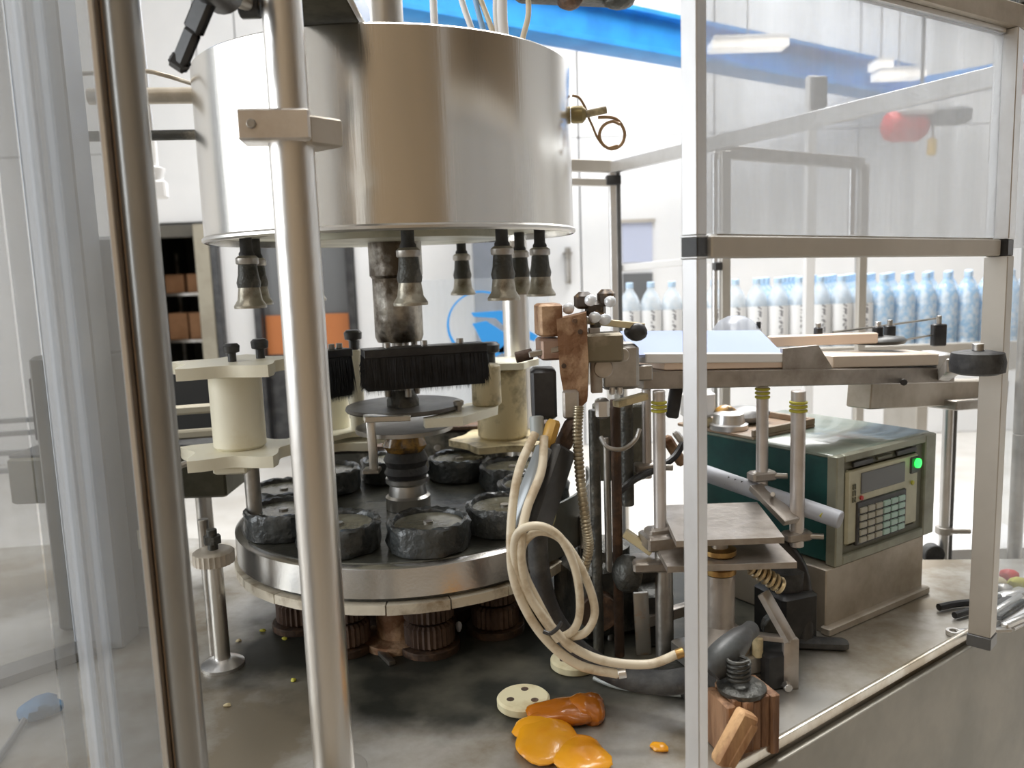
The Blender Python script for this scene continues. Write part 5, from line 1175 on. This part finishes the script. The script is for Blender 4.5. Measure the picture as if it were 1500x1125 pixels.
# leg stand and white base behind bench at right
lf = thing('side_stand', 'slim steel stand with a red mark and clamp behind the controller', 'stand', (at(1388, 700, 1.75).x, 1.75, .2))
lx = at(1386, 690, 1.75).x
MB().cyl((lx, 1.75, .0), (lx, 1.75, at(1388, 585, 1.75).z), .011, n=16).build('tube', ALU, lf)
MB().cyl((lx+.016, 1.755, .0), (lx+.016, 1.755, at(1388, 585, 1.75).z), .006, n=12).build('tube', GREY, lf)
MB().cyl((lx, 1.75, at(1388, 776, 1.75).z-.008), (lx, 1.75, at(1388, 776, 1.75).z+.008), .018, n=16).build('collar', DULL, lf)
MB().cyl((lx, 1.74, at(1388, 776, 1.75).z), (lx+.05, 1.735, at(1388, 776, 1.75).z), .006, n=10).build('clamp_screw', DULL, lf)
MB().box((lx+.014, 1.745, at(1390, 592, 1.75).z), (.010, .012, .014)).build('red_mark', REDP, lf)
wbz = at(1390, 800, 1.78)
wbb = thing('white_cabinet', 'low white cabinet edge with a black castor behind the bench at right', 'cabinet', (wbz.x, 1.95, 0))
MB().box((wbz.x+.05, 1.95, wbz.z/2+.02), (.34, .34, wbz.z-.04), bev=.01).build('body', WHITEP, wbb)
MB().cyl((at(1372, 815, 1.72).x, 1.725, at(1372, 815, 1.72).z), (at(1372, 815, 1.72).x, 1.75, at(1372, 815, 1.72).z), .022, n=24).build('castor', BLACKR, wbb)

# cables on drum top and wires at drum right
for i, (L_, r_, m_, lab) in enumerate([([(668, -30), (680, 12), (690, 40), (700, 75)], .005, WHITEP, 'white cable entering the drum top, leftmost'),
        ([(690, -30), (700, 15), (708, 45), (716, 90)], .0045, LBLUE, 'pale blue cable entering the drum top'),
        ([(692, -30), (712, 20), (722, 50), (728, 90)], .0045, OFFW, 'beige cable entering the drum top'),
        ([(735, -30), (735, 20), (738, 60), (740, 100)], .009, WHITEP, 'thick white sleeve cable at the drum top'),
        ([(727, -30), (726, 20), (730, 60), (734, 100)], .0045, WHITEP, 'thin white cable beside the thick sleeve'),
        ([(772, -30), (774, 20), (766, 55), (758, 100)], .0045, OFFW, 'rightmost cable, bending left into the drum')]):
    single(MB().tube([at(x_, y_, 1.36) for x_, y_ in L_], r_, 10), 'drum_cable', m_, lab, 'cable', 'cables entering the drum top')
bt_ = thing('top_bracket', 'dark brown bracket crossing the top edge above the blue beam', 'bracket', at(850, 5, 1.5))
MB().bar(at(755, -18, 1.5), at(930, -10, 1.5), .05, .04, .006).build('bar', DARK, bt_)
MB().blob(at(835, 2, 1.48), (.022, .02, .014), 80, 14, .1).build('knob', RUSTD, bt_)
MB().blob(at(905, 3, 1.48), (.028, .02, .012), 81, 14, .1).build('knob', DARK, bt_)
dw = thing('drum_connector', 'olive connector with a looped wire on the right side of the drum', 'connector', at(850, 170, 1.5))
c = V((CX+RD, CY-.02, at(845, 168, 1.48).z))
MB().lathe(c, [(.013, 0), (.015, .004), (.015, .020), (.009, .026)], 12, (1, -.1, 0), sm=False).build('socket', mat('olive_brass', (.30, .24, .11), .4, .6), dw)
MB().cyl(c+V((.024, -.002, .0)), c+V((.062, -.004, .006)), .0065, n=12).build('plug', CREAM2, dw)
WIRE = mat('amber_wire', (.36, .23, .12), .4, .3)
MB().tube([at(876, 172, 1.48), at(895, 172, 1.48), at(907, 178, 1.48), at(915, 195, 1.48), at(910, 212, 1.48), at(895, 218, 1.48), at(882, 210, 1.48), at(878, 197, 1.48), at(884, 184, 1.48), at(897, 178, 1.48), at(908, 182, 1.47)], .0028, 8).build('wire_loop', WIRE, dw)
MB().tube([at(862, 172, 1.48), at(868, 185, 1.48), at(876, 203, 1.48), at(888, 216, 1.48), at(905, 213, 1.48)], .002, 8).build('wire_loop', WIRE, dw)
MB().tube([at(838, 140, 1.48), at(848, 143, 1.48), at(856, 155, 1.48), at(862, 170, 1.48)], .0022, 8).build('wire_loop', WIRE, dw)
